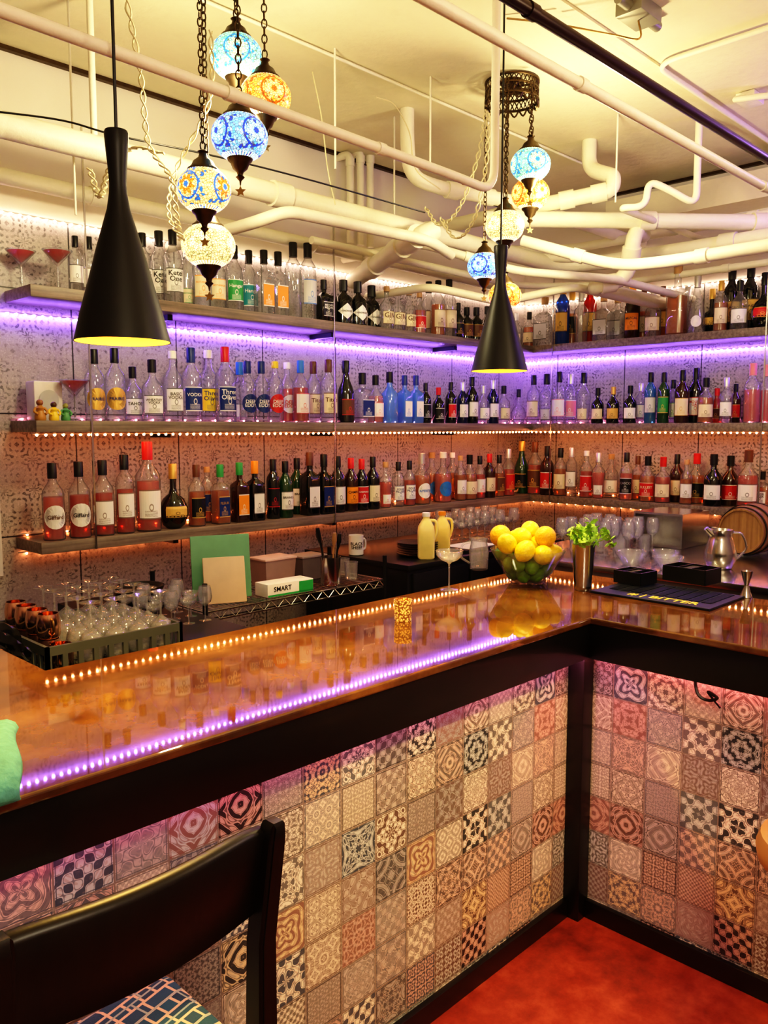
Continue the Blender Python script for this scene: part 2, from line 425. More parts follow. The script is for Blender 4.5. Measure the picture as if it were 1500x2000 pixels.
# ------------------------------------------------------------ LED strips
M_cord=mat('clear_led_cord',(.6,.55,.5),.3)
def led(label,pts,color,strength,spacing=.042,r=.007):
    pts=[Vector(p) for p in pts]
    o=mobj('led_strip_light',tube_me('led_strip_light',pts,.004,M_cord,6),label=label,cat='string light',group='led strips around the bar')
    bm=bmesh.new(); 
    for a,b in zip(pts,pts[1:]):
        L=(b-a).length; n=int(L/spacing)
        for i in range(n):
            p=a+(b-a)*((i+.5)/n)
            bmesh.ops.create_icosphere(bm,subdivisions=1,radius=r,matrix=Matrix.Translation(p+Vector((0,0,-.006))))
    e=emis('led_%.2f_%.2f_%.2f_%d'%(*color,strength),color,strength)
    mobj('led_bulb',finish(bm,'led_bulb',e),o,kind='stuff')
PUR=(.33,.15,1.0); ORA=(1.0,.30,.11); PNK=(1.0,.26,.38); WRM=(1.0,.68,.52)
RY=-.4
wl=WY-.022; wx=WX-.022
led('warm white led string along the top of the tiled wall',[(1.0,wl,TILETOP),(wx,wl,TILETOP),(wx,RY,TILETOP)],WRM,50)
zv=Z1-ST-.045
led('violet led string under the top shelf',[(1.3,wl,zv),(wx,wl,zv),(wx,RY,zv)],PUR,130,.042,.008)
ol=SHY+.05; ox=SHX+.05
led('orange led string under the middle shelf',[(SHL,ol,Z2-ST-.006),(ox,ol,Z2-ST-.006),(ox,RY,Z2-ST-.006)],ORA,72)
led('orange led string under the bottom shelf',[(SHL,wl,Z3-ST-.02),(wx,wl,Z3-ST-.02),(wx,RY,Z3-ST-.02)],ORA,60,.08)
led('pink led string behind the bottles on the middle shelf',[(SHL,wl+.008,Z2+.015),(wx+.008,wl+.008,Z2+.015),(wx+.008,RY,Z2+.015)],PNK,45,.10,.006)
led('red led string behind the bottles on the bottom shelf',[(SHL,wl+.008,Z3+.015),(wx+.008,wl+.008,Z3+.015),(wx+.008,RY,Z3+.015)],(1,.24,.08),50,.10,.006)
led('pink led string tucked behind the bar apron',[(-1.1,PY+.034,.975),(PX-.01,PY+.034,.975)],(1.0,.28,.46),330,.06,.005)
led('red led string tucked behind the bar apron',[(PX+.034,PY-.05,.975),(PX+.034,-1.1,.975)],(1.0,.22,.20),430,.06,.005)

# ------------------------------------------------------------ bar
bar=thing('bar_counter','l-shaped bar with glossy amber top, black trim and patterned tile front','bar counter')
bm=bmesh.new()
poly=[(-1.2,BY),(BX,BY),(BX,-1.2),(BXB,-1.2),(BXB,BYB),(.86,BYB),(.86,2.65),(.2,2.65),(.2,BYB),(-1.2,BYB)]
vs=[bm.verts.new((x,y,BZ-BT)) for x,y in poly]; f=bm.faces.new(vs)
r=bmesh.ops.extrude_face_region(bm,geom=[f]); bmesh.ops.translate(bm,vec=(0,0,BT),verts=[v for v in r['geom'] if isinstance(v,bmesh.types.BMVert)])
es=[e for e in bm.edges if abs(e.verts[0].co.z-e.verts[1].co.z)<1e-4]
bmesh.ops.bevel(bm,geom=es,offset=.006,segments=3,affect='EDGES',profile=.5)
mobj('countertop',finish(bm,'countertop',M_bar,smooth=False),bar,label='glossy epoxy amber wood bar top')
bm=bmesh.new()
abox(bm,-1.2,BX+.024,BY+.008,BY+.024,.945,BZ-BT,0,.003); mobj('apron',finish(bm,'apron',M_black,angle=30),bar)
bm=bmesh.new()
abox(bm,BX+.008,BX+.024,-1.2,BY+.008,.945,BZ-BT,0,.003); mobj('apron',finish(bm,'apron',M_black,angle=30),bar)
PT=BZ-BT-.001
mobj('front_panel',box_me('front_panel',-1.2,PX+.05,PY+.05,PY+.10,.0,PT,M_patch),bar,label='patchwork of patterned cement tiles')
mobj('front_panel',box_me('front_panel',PX+.05,PX+.10,-1.2,PY+.10,.0,PT,M_patch),bar,label='patchwork of patterned cement tiles')
mobj('corner_post',box_me('corner_post',PX-.012,PX+.05,PY-.012,PY+.05,0,PT,M_black,.003),bar)
mobj('kick_board',box_me('kick_board',-1.2,PX-.012,PY+.03,PY+.05,0,.065,M_black,.002),bar)
mobj('kick_board',box_me('kick_board',PX+.03,PX+.05,-1.2,PY-.012,0,.065,M_black,.002),bar)
mobj('bar_body',box_me('bar_body',-1.2,PX+.1,PY+.10,BYB-.1,0,PT,M_blackmt),bar)
mobj('bar_body',box_me('bar_body',PX+.10,BXB-.08,-1.2,BYB-.1,0,PT,M_blackmt),bar)
mobj('bar_body',box_me('bar_body',.25,.82,BYB-.1,2.6,0,PT,M_blackmt),bar)

# ------------------------------------------------------------ bottles
TYPES={
 'tall':([(.126,0),(.138,.015),(.138,.58),(.128,.64),(.065,.74),(.048,.79),(.046,.93)],None,.138,(.14,.47)),
 'slim':([(.105,0),(.115,.015),(.115,.64),(.105,.70),(.055,.78),(.044,.82),(.044,.94)],None,.115,(.20,.52)),
 'wide':([(.162,0),(.172,.02),(.172,.50),(.155,.58),(.075,.68),(.055,.73),(.055,.92)],None,.172,(.12,.42)),
 'wine':([(.125,0),(.138,.015),(.138,.46),(.12,.55),(.065,.68),(.048,.78),(.048,.94)],None,.138,(.12,.38)),
 'square':([(.125,0),(.135,.02),(.135,.57),(.125,.63),(.055,.70),(.048,.74),(.048,.92)],[6,6,6,6,0,0,0],.135,(.12,.47)),
 'squat':([(.20,0),(.22,.02),(.22,.48),(.19,.60),(.09,.68),(.075,.72),(.075,.88)],None,.22,(.10,.46)),
 'round':([(.10,0),(.17,.06),(.22,.20),(.22,.32),(.16,.46),(.07,.54),(.05,.62),(.05,.90)],None,.222,(.18,.36)),
 'cone':([(.15,0),(.16,.02),(.145,.3),(.11,.55),(.065,.72),(.048,.8),(.048,.93)],None,.16,(.1,.3)),
 'sqwide':([(.19,0),(.20,.02),(.20,.55),(.18,.62),(.07,.70),(.06,.74),(.06,.9)],[6,6,6,6,0,0,0],.20,(.12,.46)),
 'bell':([(.10,0),(.115,.02),(.125,.30),(.150,.52),(.135,.62),(.07,.70),(.05,.76),(.05,.92)],None,.125,(.08,.30)),
}
GL={'clear':((.95,.96,.98),.10,'clear'),'blue':((.05,.18,.6),.5,'blue'),'sky':((.35,.65,.98),.4,'pale blue'),'dark':((.012,.013,.012),.90,'near-black'),'green':((.03,.16,.05),.75,'dark green'),
    'amber':((.80,.30,.04),.40,'amber'),'brown':((.10,.03,.012),.82,'brown'),'pink':((.95,.36,.30),.32,'pink'),'rose':((.80,.14,.08),.45,'rose red'),'red':((.6,.02,.02),.7,'red'),'cyan':((.15,.45,.6),.4,'turquoise'),'navy':((.01,.02,.12),.85,'navy')}
CL={'blk':((.008,.008,.009),'black'),'wht':((.88,.86,.82),'white'),'gold':((.70,.45,.12),'gold'),'red':((.60,.02,.02),'red'),'navy':((.01,.035,.18),'navy'),'blue':((.03,.20,.6),'blue'),
    'cork':((.50,.30,.14),'cork'),'cream':((.84,.74,.52),'cream'),'grn':((.03,.33,.09),'green'),'org':((.92,.32,.02),'orange'),'slv':((.65,.65,.66),'silver'),'teal':((.01,.25,.30),'teal'),'yel':((.95,.68,.04),'yellow'),'pnk':((.88,.30,.34),'pink'),'brn':((.13,.05,.02),'brown')}
def cmat(k): return mat('print_'+CL[k][1],CL[k][0],.4,.8 if k in('slv',) else (.5 if k=='gold' else 0))
def lab_mat(k,ink):
    nm='label_'+k+'_'+ink
    if nm in MC: return MC[nm]
    m,p=newmat(nm); g=coord('Generated'); x,y,z=sep(g)
    edge=mth('GREATER_THAN',mth('ABSOLUTE',z-.5),.455)
    ln=mth('GREATER_THAN',mth('SINE',z*150.0),.3)*mth('LESS_THAN',z,.30)*mth('GREATER_THAN',z,.08)*mth('LESS_THAN',mth('ABSOLUTE',y-.5),.3)
    em=mth('LESS_THAN',mth('ABSOLUTE',mth('SQRT',(y-.5)*(y-.5)+(z-.40)*(z-.40)*.8)-.09),.022)
    nz=noise(coord(),260,2)
    col=mixc(mth('MAXIMUM',mth('MAXIMUM',edge,em*.8),ln*mth('GREATER_THAN',nz,.42))*.85,CL[k][0],CL[ink][0])
    TR.links.new(col.k,p.inputs['Base Color']); p.inputs['Roughness'].default_value=.5
    MC[nm]=m; return m
BM={}
def bmesh_body(ty,gl):
    k=('b',ty,gl)
    if k not in BM:
        pr,sq,R,lz=TYPES[ty]; t,b,_=GL[gl]; g=glass('glass_'+gl,t,b,.9,edge=.15)
        BM[k]=lathe_me('bottle_body',pr,g,24 if sq is None else 32,sq)
    return BM[k]
def mesh_liq(ty,lq):
    k=('l',ty,lq)
    if k not in BM:
        pr,sq,R,lz=TYPES[ty]; t,b,_=GL[lq]
        g=glass('liquid_'+lq,t,min(.85,b+.12),.1,.2)
        zt=.56 if ty not in('round','squat') else .42
        q=[(r*.9,max(z,.02)) for r,z in pr if z<zt]; rr=q[-1][0]; q.append((rr*.96,zt))
        BM[k]=lathe_me('liquid',q,g,20 if sq is None else 24,(sq[:len(q)-1]+[sq[len(q)-2]]) if sq else None)
    return BM[k]
def mesh_cap(ty,cp):
    k=('c',ty,cp)
    if k not in BM:
        pr=TYPES[ty][0]; r=pr[-1][0]*1.28; z=pr[-1][1]; tall=cp not in('cork','wht','yel')
        z0=z-(.13 if tall else .04)
        BM[k]=lathe_me('cap',[(r,z0),(r,1-.008),(r*.9,1)],cmat(cp),16)
    return BM[k]
def mesh_label(ty,lb,ink,txt,style=''):
    k=('t',ty,lb,ink,txt,style)
    if k not in BM:
        pr,sq,R,(z0,z1)=TYPES[ty]; bm=bmesh.new(); e=.0025
        if sq:
            w=R*.74
            fn=lambda x,z,d=0: Vector((R+e+d,x,z))
            aw=w
        elif ty in('cone','round','bell'):
            def rad(z):
                for (ra,za),(rb,zb) in zip(pr,pr[1:]):
                    if za<=z<=zb: return ra+(rb-ra)*(z-za)/(zb-za)
                return R
            aw=R*.85
            fn=lambda x,z,d=0: Vector(((rad(z)+e+d)*cos(x/R),(rad(z)+e+d)*sin(x/R),z))
        else:
            aw=R*(1.0 if style!='disc' else 1.12)
            fn=lambda x,z,d=0: Vector(((R+e+d)*cos(x/R),(R+e+d)*sin(x/R),z))
        cz=(z0+z1)/2; hh=(z1-z0)/2
        if style=='disc':
            rr=min(aw,hh); N=20; c=bm.verts.new(fn(0,cz)); ring=[bm.verts.new(fn(rr*cos(2*pi*i/N),cz+rr*sin(2*pi*i/N))) for i in range(N)]
            mid=[bm.verts.new(fn(.5*rr*cos(2*pi*i/N),cz+.5*rr*sin(2*pi*i/N))) for i in range(N)]
            for i in range(N):
                j=(i+1)%N; bm.faces.new([c,mid[i],mid[j]]); bm.faces.new([mid[i],ring[i],ring[j],mid[j]])
        elif style=='diamond':
            N=6; cols=[]
            for i in range(N+1):
                x=-aw+2*aw*i/N; h=max(.004,hh*(1-abs(x)/aw)); cols.append((bm.verts.new(fn(x,cz-h)),bm.verts.new(fn(x,cz+h))))
            for a,b in zip(cols,cols[1:]): bm.faces.new([a[0],b[0],b[1],a[1]])
        else:
            N=10; nz=4; G=[[bm.verts.new(fn(-aw+2*aw*i/N,z0+(z1-z0)*j/nz)) for j in range(nz+1)] for i in range(N+1)]
            for i in range(N):
                for j in range(nz): bm.faces.new([G[i][j],G[i+1][j],G[i+1][j+1],G[i][j+1]])
        if txt:
            oz=cz+(.0 if style else hh*.35)
            add_text(bm,txt,lambda x,y:fn(x,oz+y,.004),aw*(1.3 if style else 1.6),hh*(.8 if style else .9),1)
        BM[k]=finish(bm,'bottle_label',[lab_mat(lb,ink) if not style else cmat(lb),cmat(ink)],smooth=False,recalc=False)
    return BM[k]
def bottle(loc,rz,h,ty,gl,lq,cp,lb,ink,txt,style,place,group):
    lbl='%s bottle with %s cap%s, %s'%((GL[gl][2]+' glass') if not lq else GL[lq][2]+' liquor',CL[cp][1],(', '+CL[lb][1]+(' round' if style=='disc' else ' diamond' if style=='diamond' else '')+' label') if lb else '',place)
    t=thing('liquor_bottle',lbl,'bottle',loc,(0,0,rz),group,h)
    mobj('bottle_body',bmesh_body(ty,gl),t)
    if lq: mobj('liquid',mesh_liq(ty,lq),t)
    mobj('cap',mesh_cap(ty,cp),t)
    if lb: mobj('bottle_label',mesh_label(ty,lb,ink,txt,style),t)
    return t
# px, height_px, type, glass, liquid, cap, label, ink, text, style
T1L="""160 100 tall clear - blk wht blk - -
186 112 tall clear - blk wht brn - -
288 120 tall clear - blk wht blk KETEL~ONE -
320 138 tall clear - blk wht blk Ketel~One -
346 132 tall clear - blk wht blk Ketel~One -
372 120 bell clear - slv cream grn BOTANICAL -
400 118 tall clear - slv cream org BOTANICAL -
430 112 tall clear - slv cream org BOTANICAL -
463 118 tall clear - blk grn wht Hangar -
491 122 tall clear - blk teal wht Hangar -
520 116 square clear - blk org wht - -
547 116 square clear - blk org wht - -
576 136 slim clear - blk - - - -
604 138 slim clear - blk slv blue - -
634 76 sqwide dark - blk blk wht MEOW~MEOW -
672 80 squat dark - blk wht blk HENDRICK'S diamond
699 80 squat dark - blk wht blk HENDRICK'S diamond
726 84 squat dark - blk wht blk HENDRICK'S diamond
755 78 wide clear - cork cream brn GIN -
777 78 wide clear - cork cream brn GIN -
798 76 wide clear - cork cream brn GIN -
818 74 wide clear pink cork red wht - -
836 104 tall clear - blk cream brn - -
854 100 tall clear amber blk cream brn - -
875 104 tall clear - blk cream brn - -
893 64 wide dark - blk blk gold - -
909 58 squat dark - blk brn gold - -
928 60 squat dark - blk brn gold - -
948 64 wide dark - blk cream blk - -
966 60 wide clear - slv wht blk - -"""
T1R="""1005 64 wide clear - slv wht blk - -
1030 64 wide clear amber blk cream blk - -
1060 88 sqwide clear - cork slv blk - -
1094 112 slim blue - gold gold blk - -
1112 104 slim clear amber gold blk gold - -
1130 96 bell clear - slv - - - -
1146 112 slim red - gold gold blk - -
1173 84 sqwide clear - cork slv blk - -
1200 84 sqwide clear - cork slv blk - -
1228 100 tall brown - org org blk MEZCAL -
1250 92 tall clear amber brn cream brn - -
1268 86 wide clear - slv cream brn - -
1286 96 slim amber - brn gold blk - -
1314 126 square clear amber cork - - - -
1334 92 bell clear - slv - - - -
1352 104 cone clear - slv wht grn - disc
1381 84 round dark - gold gold blk - -
1398 92 tall clear amber gold cream brn - -
1416 122 tall dark - blk gold blk MILAGRO -
1434 90 wide clear - blk wht blk - -
1452 124 tall dark - blk gold blk MILAGRO -
1481 100 round dark - blk red gold - -
1500 100 tall clear amber brn cream brn - -"""
T2L="""188 132 tall clear - blk gold navy PRAIRIE disc
228 134 tall clear - blk gold navy PRAIRIE disc
262 104 wide clear - blk wht blk TAHOE -
300 114 wide clear - blk wht blk WHEATLEY~VODKA -
340 130 tall clear - wht wht blk BASIC~VODKA -
376 136 tall clear - navy navy wht VODKA -
409 136 tall clear - wht yel navy Three~Olives -
442 138 tall clear - red navy wht Three~Olives -
470 114 bell clear - blue wht navy - -
485 112 tall clear - navy navy wht DEEP~EDDY disc
511 112 tall clear - navy navy wht DEEP~EDDY disc
538 112 tall clear - yel red wht DEEP~EDDY disc
562 114 tall clear pink wht wht red DEEP~EDDY disc
588 114 tall clear rose blue wht red - -
613 116 tall clear - brn cream brn Tito's -
642 116 tall clear - brn cream brn Tito's -
676 114 wine dark - blk brn red - -
708 92 sqwide clear - blk navy wht - -
733 88 wide clear pink blk wht pnk - -
761 94 wide sky - blk - - - -
790 88 square sky - navy wht blue - -
812 88 square sky - navy wht blue - -
831 74 tall dark - blk blk slv - -
856 66 wide dark - red blk wht - -
880 76 tall dark - blk red wht - -
903 76 tall navy - slv wht navy - -
921 86 tall dark - blk wht blk - -
943 70 wide clear - slv wht navy - -
962 80 tall navy - slv wht blk - -
983 70 wide clear - blk cream blk - -"""
T2R="""1012 64 round clear - blk - - - -
1041 90 tall clear - blk cream brn - -
1066 92 bell clear - blk slv blk - -
1090 96 tall clear - blk wht pnk - -
1113 94 tall clear - slv pnk wht - -
1138 94 bell clear - blk cream brn - -
1166 66 wide dark - blk cream brn - -
1196 68 wide dark - gold gold blk - -
1229 70 wide dark - blk wht blk - -
1250 76 tall clear - slv wht navy - -
1268 94 slim cyan - blk slv navy - -
1294 94 slim green - blk grn gold - -
1312 82 tall clear - blk wht grn - -
1330 98 tall brown - blk cream gold - -
1356 104 tall dark - blk wht red MOUNT~GAY -
1376 84 wide clear amber blk cream brn - -
1398 66 wide rose - red brn gold - -
1416 84 tall clear - slv wht blk - -
1434 74 tall brown - blk red gold - -
1466 110 tall clear pink pnk - - - -
1493 110 tall clear pink pnk - - - -"""
T3L="""98 146 tall clear pink blk wht brn Giffard disc
150 144 tall clear rose blk wht blk Giffard disc
197 142 tall clear rose blk wht brn - -
240 148 slim clear rose blk wht brn - -
286 168 tall clear pink red wht brn - -
335 122 round dark - gold gold blk - -
381 116 tall clear amber brn blk gold - -
402 108 slim clear amber cork navy gold - -
428 112 square clear amber grn navy gold FLEUR -
466 112 square brown - grn org wht - -
496 112 square dark - org wht blk - -
532 112 slim dark - blk blk red - -
556 106 tall green - blk wht blk BRANCA -
579 108 tall green - blk wht blk BRANCA -
604 118 square dark - brn wht blk - -
632 112 square dark - blk navy gold - -
659 106 tall dark - blk wht blk - -
685 100 tall brown - red org blk CAMPO -
706 96 tall dark - red red wht CARPANO -
728 98 tall dark - blk cream blk - -
753 86 bell clear pink cork wht red - -
778 84 tall clear - blk wht navy FOUR~PILLARS -
800 84 tall clear rose blk wht navy FOUR~PILLARS -
824 96 wide clear amber slv wht blue APERITIF disc
844 94 wide clear amber cork blue org - disc
866 94 wide clear pink wht blue org - disc
884 90 tall clear amber wht org wht - disc
900 84 tall clear amber cork wht brn - -
918 84 wide clear amber blk cream brn - -
938 80 tall clear rose blk wht red - -
957 82 tall brown - red cream brn - -
976 78 tall clear amber blk brn gold - -
994 88 tall clear rose slv red gold - -"""
T3R="""1020 98 wine green - gold blk gold - -
1046 98 tall clear rose brn brn gold - -
1070 92 tall brown - blk red wht - -
1096 90 tall clear amber blk cream brn - -
1118 92 slim clear - slv wht blk - -
1147 88 tall clear rose wht red wht - -
1171 86 bell clear pink slv wht brn - -
1196 84 wide clear - cork wht blk - -
1226 90 tall clear pink blk blk slv CASCO -
1248 84 tall clear amber brn cream brn - -
1268 86 wide clear amber blk red cream BULLEIT -
1298 86 wide clear rose red cream brn - -
1325 92 tall brown - blk cream brn - -
1344 84 tall clear amber cork wht brn - -
1364 96 wide clear amber red blk gold - -
1397 98 wide dark - blk wht blk - -
1430 96 wide brown - blk red wht - -
1465 110 wide clear rose brn wht blk - -
1494 70 sqwide clear amber blk wht blk KNOB~CREEK -"""
def place(txt,z,side,pl,grp):
    rows={0:-9,1:-9}
    L=[l.split() for l in txt.strip().split('\n')]
    for l in L:
        px,hp=float(l[0]),float(l[1]); ty,gl,lq,cp,lb,ink,tx,st=l[2:]
        lq=None if lq=='-' else lq; lb=None if lb=='-' else lb; ink=ink if ink!='-' else 'blk'
        tx='' if tx=='-' else tx.replace('~','\n'); st='' if st=='-' else st
        d0=(at_y(px,840,SHY+.1) if side=='L' else at_x(px,840,SHX+.1)); dist=(d0-CAM).dot(Vector((cos(AZ),sin(AZ),0)))
        h=hp*dist/FP*1.03; R=max(r for r,_ in TYPES[ty][0])*h
        best=None
        for row,off in ((0,.072),(1,.190)):
            p=at_y(px,840,SHY+off) if side=='L' else at_x(px,840,SHX+off)
            s=p.x if side=='L' else -p.y
            need=max(rows[row]+R+.003-s,0)
            if best is None or need<best[0]-.004: best=(need,row,off,s)
        need,row,off,s=best; s+=need; rows[row]=s+R
        if side=='L': loc=(s,SHY+off,z); rz=-pi/2-.25+random.uniform(-.12,.12)
        else: loc=(SHX+off,-s,z); rz=pi+.35+random.uniform(-.12,.12)
        if side=='L' and s+R>SHX-.01: continue
        if TYPES[ty][1]: rz=-pi/2-.06 if side=='L' else pi+.06
        bottle(loc,rz,h,ty,gl,lq,cp,lb,ink,tx,st,pl,grp)
place(T1L,Z1,'L','top shelf','liquor bottles on the top shelf'); place(T1R,Z1,'R','top shelf','liquor bottles on the top shelf')
place(T2L,Z2,'L','middle shelf','liquor bottles on the middle shelf'); place(T2R,Z2,'R','middle shelf','liquor bottles on the middle shelf')
place(T3L,Z3,'L','bottom shelf','liquor bottles on the bottom shelf'); place(T3R,Z3,'R','bottom shelf','liquor bottles on the bottom shelf')

# ------------------------------------------------------------ stemware
MART=[(.038,0),(.038,.002),(.006,.008),(.004,.02),(.004,.10),(.012,.108),(.062,.165),(.060,.165),(.0,.110)]
COUPE=[(.036,0),(.036,.002),(.006,.008),(.0035,.02),(.0035,.10),(.01,.108),(.035,.118),(.050,.135),(.054,.155),(.052,.155),(.047,.136),(.03,.122),(0,.112)]
WINE=[(.034,0),(.034,.002),(.006,.008),(.0035,.02),(.0035,.08),(.012,.088),(.033,.105),(.040,.130),(.038,.165),(.031,.195),(.029,.195),(.036,.165),(.038,.13),(.03,.107),(0,.093)]
TUMB=[(.030,0),(.034,.004),(.038,.10),(.036,.10),(.032,.010),(0,.010)]
me_mart=lathe_me('glass_bowl',MART,G_stem,28,caps=False); me_coupe=lathe_me('coupe_glass',COUPE,G_stem,28,caps=False)
me_wine=lathe_me('wine_glass',WINE,G_stem,24,caps=False); me_tumb=lathe_me('tumbler_glass',TUMB,G_stem,24,caps=False)
G_redliq=glass('red_cocktail',(.85,.05,.06),.8,.1,bc=(.85,.02,.04))
def cocktail(px,py,z,y,s):
    p=at_y(px,py,y); t=thing('cocktail_glass','martini glass filled with a red cocktail on the shelf','glass',(max(p.x,SHL+.045*s),y,z),group='red cocktails on the shelves',scale=s)
    mobj('glass_bowl',me_mart,t)
    mobj('cocktail_drink',lathe_me('cocktail_drink',[(.003,.116),(.052,.160),(.054,.1605),(0,.161)],G_redliq,24,caps=False),t)
cocktail(38,530,Z1,SHY+.215,1.12); cocktail(113,530,Z1,SHY+.09,1.12); cocktail(146,780,Z2,SHY+.10,1.2)
p=at_y(86,760,SHY+.20)
t=thing('speaker_box','small white plastic speaker box on the middle shelf','speaker',(p.x,SHY+.20,Z2))
mobj('speaker_body',box_me('speaker_body',-.07,.07,-.05,.05,0,.19,M_whitepl,.01),t)
bm=bmesh.new(); lathe(bm,[(.0,0),(.045,0),(.048,.004),(0,.008)],24); me=finish(bm,'grille',mat('grey_mesh',(.5,.5,.5),.7)); mobj('grille',me,t,(0,-.051,.10),(pi/2,0,0))
def figurine(px,h,c1,c2,lab):
    p=at_y(px,800,SHY+.06); t=thing('figurine',lab,'figurine',(p.x,SHY+.06,Z2),scale=h/.12)
    mobj('figurine_body',lathe_me('figurine_body',[(.028,0),(.032,.01),(.030,.03),(.020,.055),(.026,.07),(.014,.082),(.010,.088)],mat(lab+'b',c1,.4),20),t)
    bm=bmesh.new(); bmesh.ops.create_uvsphere(bm,u_segments=16,v_segments=12,radius=.019,matrix=Matrix.Translation((0,0,.10)))
    mobj('figurine_head',finish(bm,'figurine_head',mat(lab+'h',c2,.4)),t)
    bm=bmesh.new(); sweep(bm,catmull([(-.024,0,.072),(-.036,-.01,.05),(-.02,-.025,.035)]),.007,8); sweep(bm,catmull([(.024,0,.072),(.036,-.01,.05),(.02,-.025,.035)]),.007,8)
    mobj('figurine_arms',finish(bm,'figurine_arms',mat(lab+'b',c1,.4)),t)
figurine(78,.10,(.45,.22,.05),(.3,.13,.04),'small brown carved figurine on the middle shelf')
figurine(105,.09,(.85,.60,.05),(.1,.05,.03),'small yellow painted figurine with dark hair on shelf')
figurine(128,.085,(.10,.32,.12),(.3,.3,.08),'small green ceramic figurine on the middle shelf')

# ------------------------------------------------------------ bar stool chair
ch=thing('bar_chair','dark espresso wooden bar chair with maze-pattern upholstered seat','chair',(.535,1.10,0))
def rail_me(name,x0,x1,yb,bow,zlo,zhi,th,crest=0,N=24):
    bm=bmesh.new(); rings=[]
    for i in range(N+1):
        s=i/N; x=x0+(x1-x0)*s; y=yb-bow*sin(pi*s); zh=zhi+crest*sin(pi*s)-.012*(2*s-1)**6; lean=.03
        q=[(0,zlo+.004),(th*.2,zlo),(th*.8,zlo),(th,zlo+.004),(th-lean,zh-.010),(th*.88-lean,zh-.003),(th*.65-lean,zh),(th*.35-lean,zh),(th*.12-lean,zh-.003),(-lean,zh-.010)]
        rings.append([bm.verts.new((x,y+a,b)) for a,b in q])
    for a,b in zip(rings,rings[1:]):
        for k in range(10): bm.faces.new([a[k],a[(k+1)%10],b[(k+1)%10],b[k]])
    bm.faces.new(rings[0]); bm.faces.new(rings[-1]); return finish(bm,name,M_espresso,angle=60)
mobj('backrest',rail_me('backrest',-.235,.20,-.095,.036,.945,1.105,.032),ch)
def leg(name,pts,w,d):
    bm=bmesh.new(); rings=[]
    for (x,y,z),s in pts:
        rings.append([bm.verts.new((x+a*w*s,y+b*d*s,z)) for a,b in((-.5,-.5),(.5,-.5),(.5,.5),(-.5,.5))])
    for a,b in zip(rings,rings[1:]):
        for k in range(4): bm.faces.new([a[k],a[(k+1)%4],b[(k+1)%4],b[k]])
    bm.faces.new(rings[0]); bm.faces.new(rings[-1])
    bmesh.ops.bevel(bm,geom=[e for e in bm.edges if abs((e.verts[0].co-e.verts[1].co).z)>.02],offset=.006,segments=3,affect='EDGES')
    return finish(bm,name,M_espresso,angle=40)
for sx in(-1,1):
    x=sx*.205
    mobj('back_post',leg('back_post',[((x,-.155,0),.8),((x,-.11,.35),1),((x,-.09,.66),1.1),((x,-.095,.9),1),((x,-.125,1.080),.95),((x,-.130,1.103),.8),((x,-.132,1.110),.5)],.034,.044),ch)
    mobj('leg',leg('leg',[((sx*.19,.185,0),.8),((sx*.185,.175,.64),1.1)],.036,.036),ch)
bm=bmesh.new(); abox(bm,-.205,.205,-.09,.19,.60,.655,0,.006); mobj('seat_frame',finish(bm,'seat_frame',M_espresso,angle=30),ch)
bm=bmesh.new(); abox(bm,-.21,.205,-.085,.20,.655,.70,0,.02); mobj('seat',finish(bm,'seat',mat_fabric(),angle=60),ch,label='teal and tan maze-pattern fabric seat')
for y in(-.12,.18):
    mobj('stretcher',box_me('stretcher',-.19,.19,y-.012,y+.012,.25,.28,M_espresso,.004),ch)
for x in(-.195,.195):
    mobj('stretcher',box_me('stretcher',x-.012,x+.012,-.12,.18,.32,.35,M_espresso,.004),ch)
M_tan=mat('tan_leather',(.40,.20,.10),.45,bump=.1)
st=thing('bar_stool','round tan leather bar stool with dark wooden legs','stool',(2.05,.528,0))
mobj('seat_cushion',lathe_me('seat_cushion',[(0,.66),(.15,.66),(.17,.68),(.175,.71),(.165,.74),(.12,.755),(0,.76)],M_tan,32),st)
for k in range(4):
    a=pi/4+k*pi/2
    mobj('leg',tube_me('leg',[(.10*cos(a),.10*sin(a),.665),(.12*cos(a),.12*sin(a),0)],[.017,.012],M_espresso,10),st)
mobj('foot_ring',tube_me('foot_ring',[(.115*cos(2*pi*i/24),.115*sin(2*pi*i/24),.25) for i in range(24)],.008,M_blackmt,8,True),st)

# ------------------------------------------------------------ teal towel on bar edge
M_teal=mat('teal_towel_cloth',(.12,.38,.31),.85,var=.3,scale=60,bump=.3)
bm=bmesh.new()
path=[(1.62,1.118),(1.59,1.130),(1.53,1.140),(1.46,1.140),(1.40,1.130),(1.368,1.110),(1.360,1.090)]
pp=catmull([(0,y,z) for y,z in path],4); rows=[]
for i,p in enumerate(pp):
    w=.062+.004*sin(i*.5)
    pr=pp[max(0,i-1)]; nx=pp[min(len(pp)-1,i+1)]; t=(nx-pr).normalized()
    ring=[]
    e=min(1,.45+.25*min(i,len(pp)-1-i))
    xc=.448+max(0,p.y-1.35)*.36
    for k in range(16):
        a=2*pi*k/16; ring.append(bm.verts.new(Vector((xc+w*cos(a),p.y,p.z))+Vector((0,t.z,-t.y))*sin(a)*.026*e*(1+.2*sin(3*a))))
    rows.append(ring)
for a,b in zip(rows,rows[1:]):
    for k in range(16): bm.faces.new([a[k],a[(k+1)%16],b[(k+1)%16],b[k]])
bm.faces.new(rows[0]); bm.faces.new(rows[-1])
mobj('rolled_towel',finish(bm,'rolled_towel',M_teal,angle=60),label='rolled teal cloth lying over the bar edge',cat='towel')

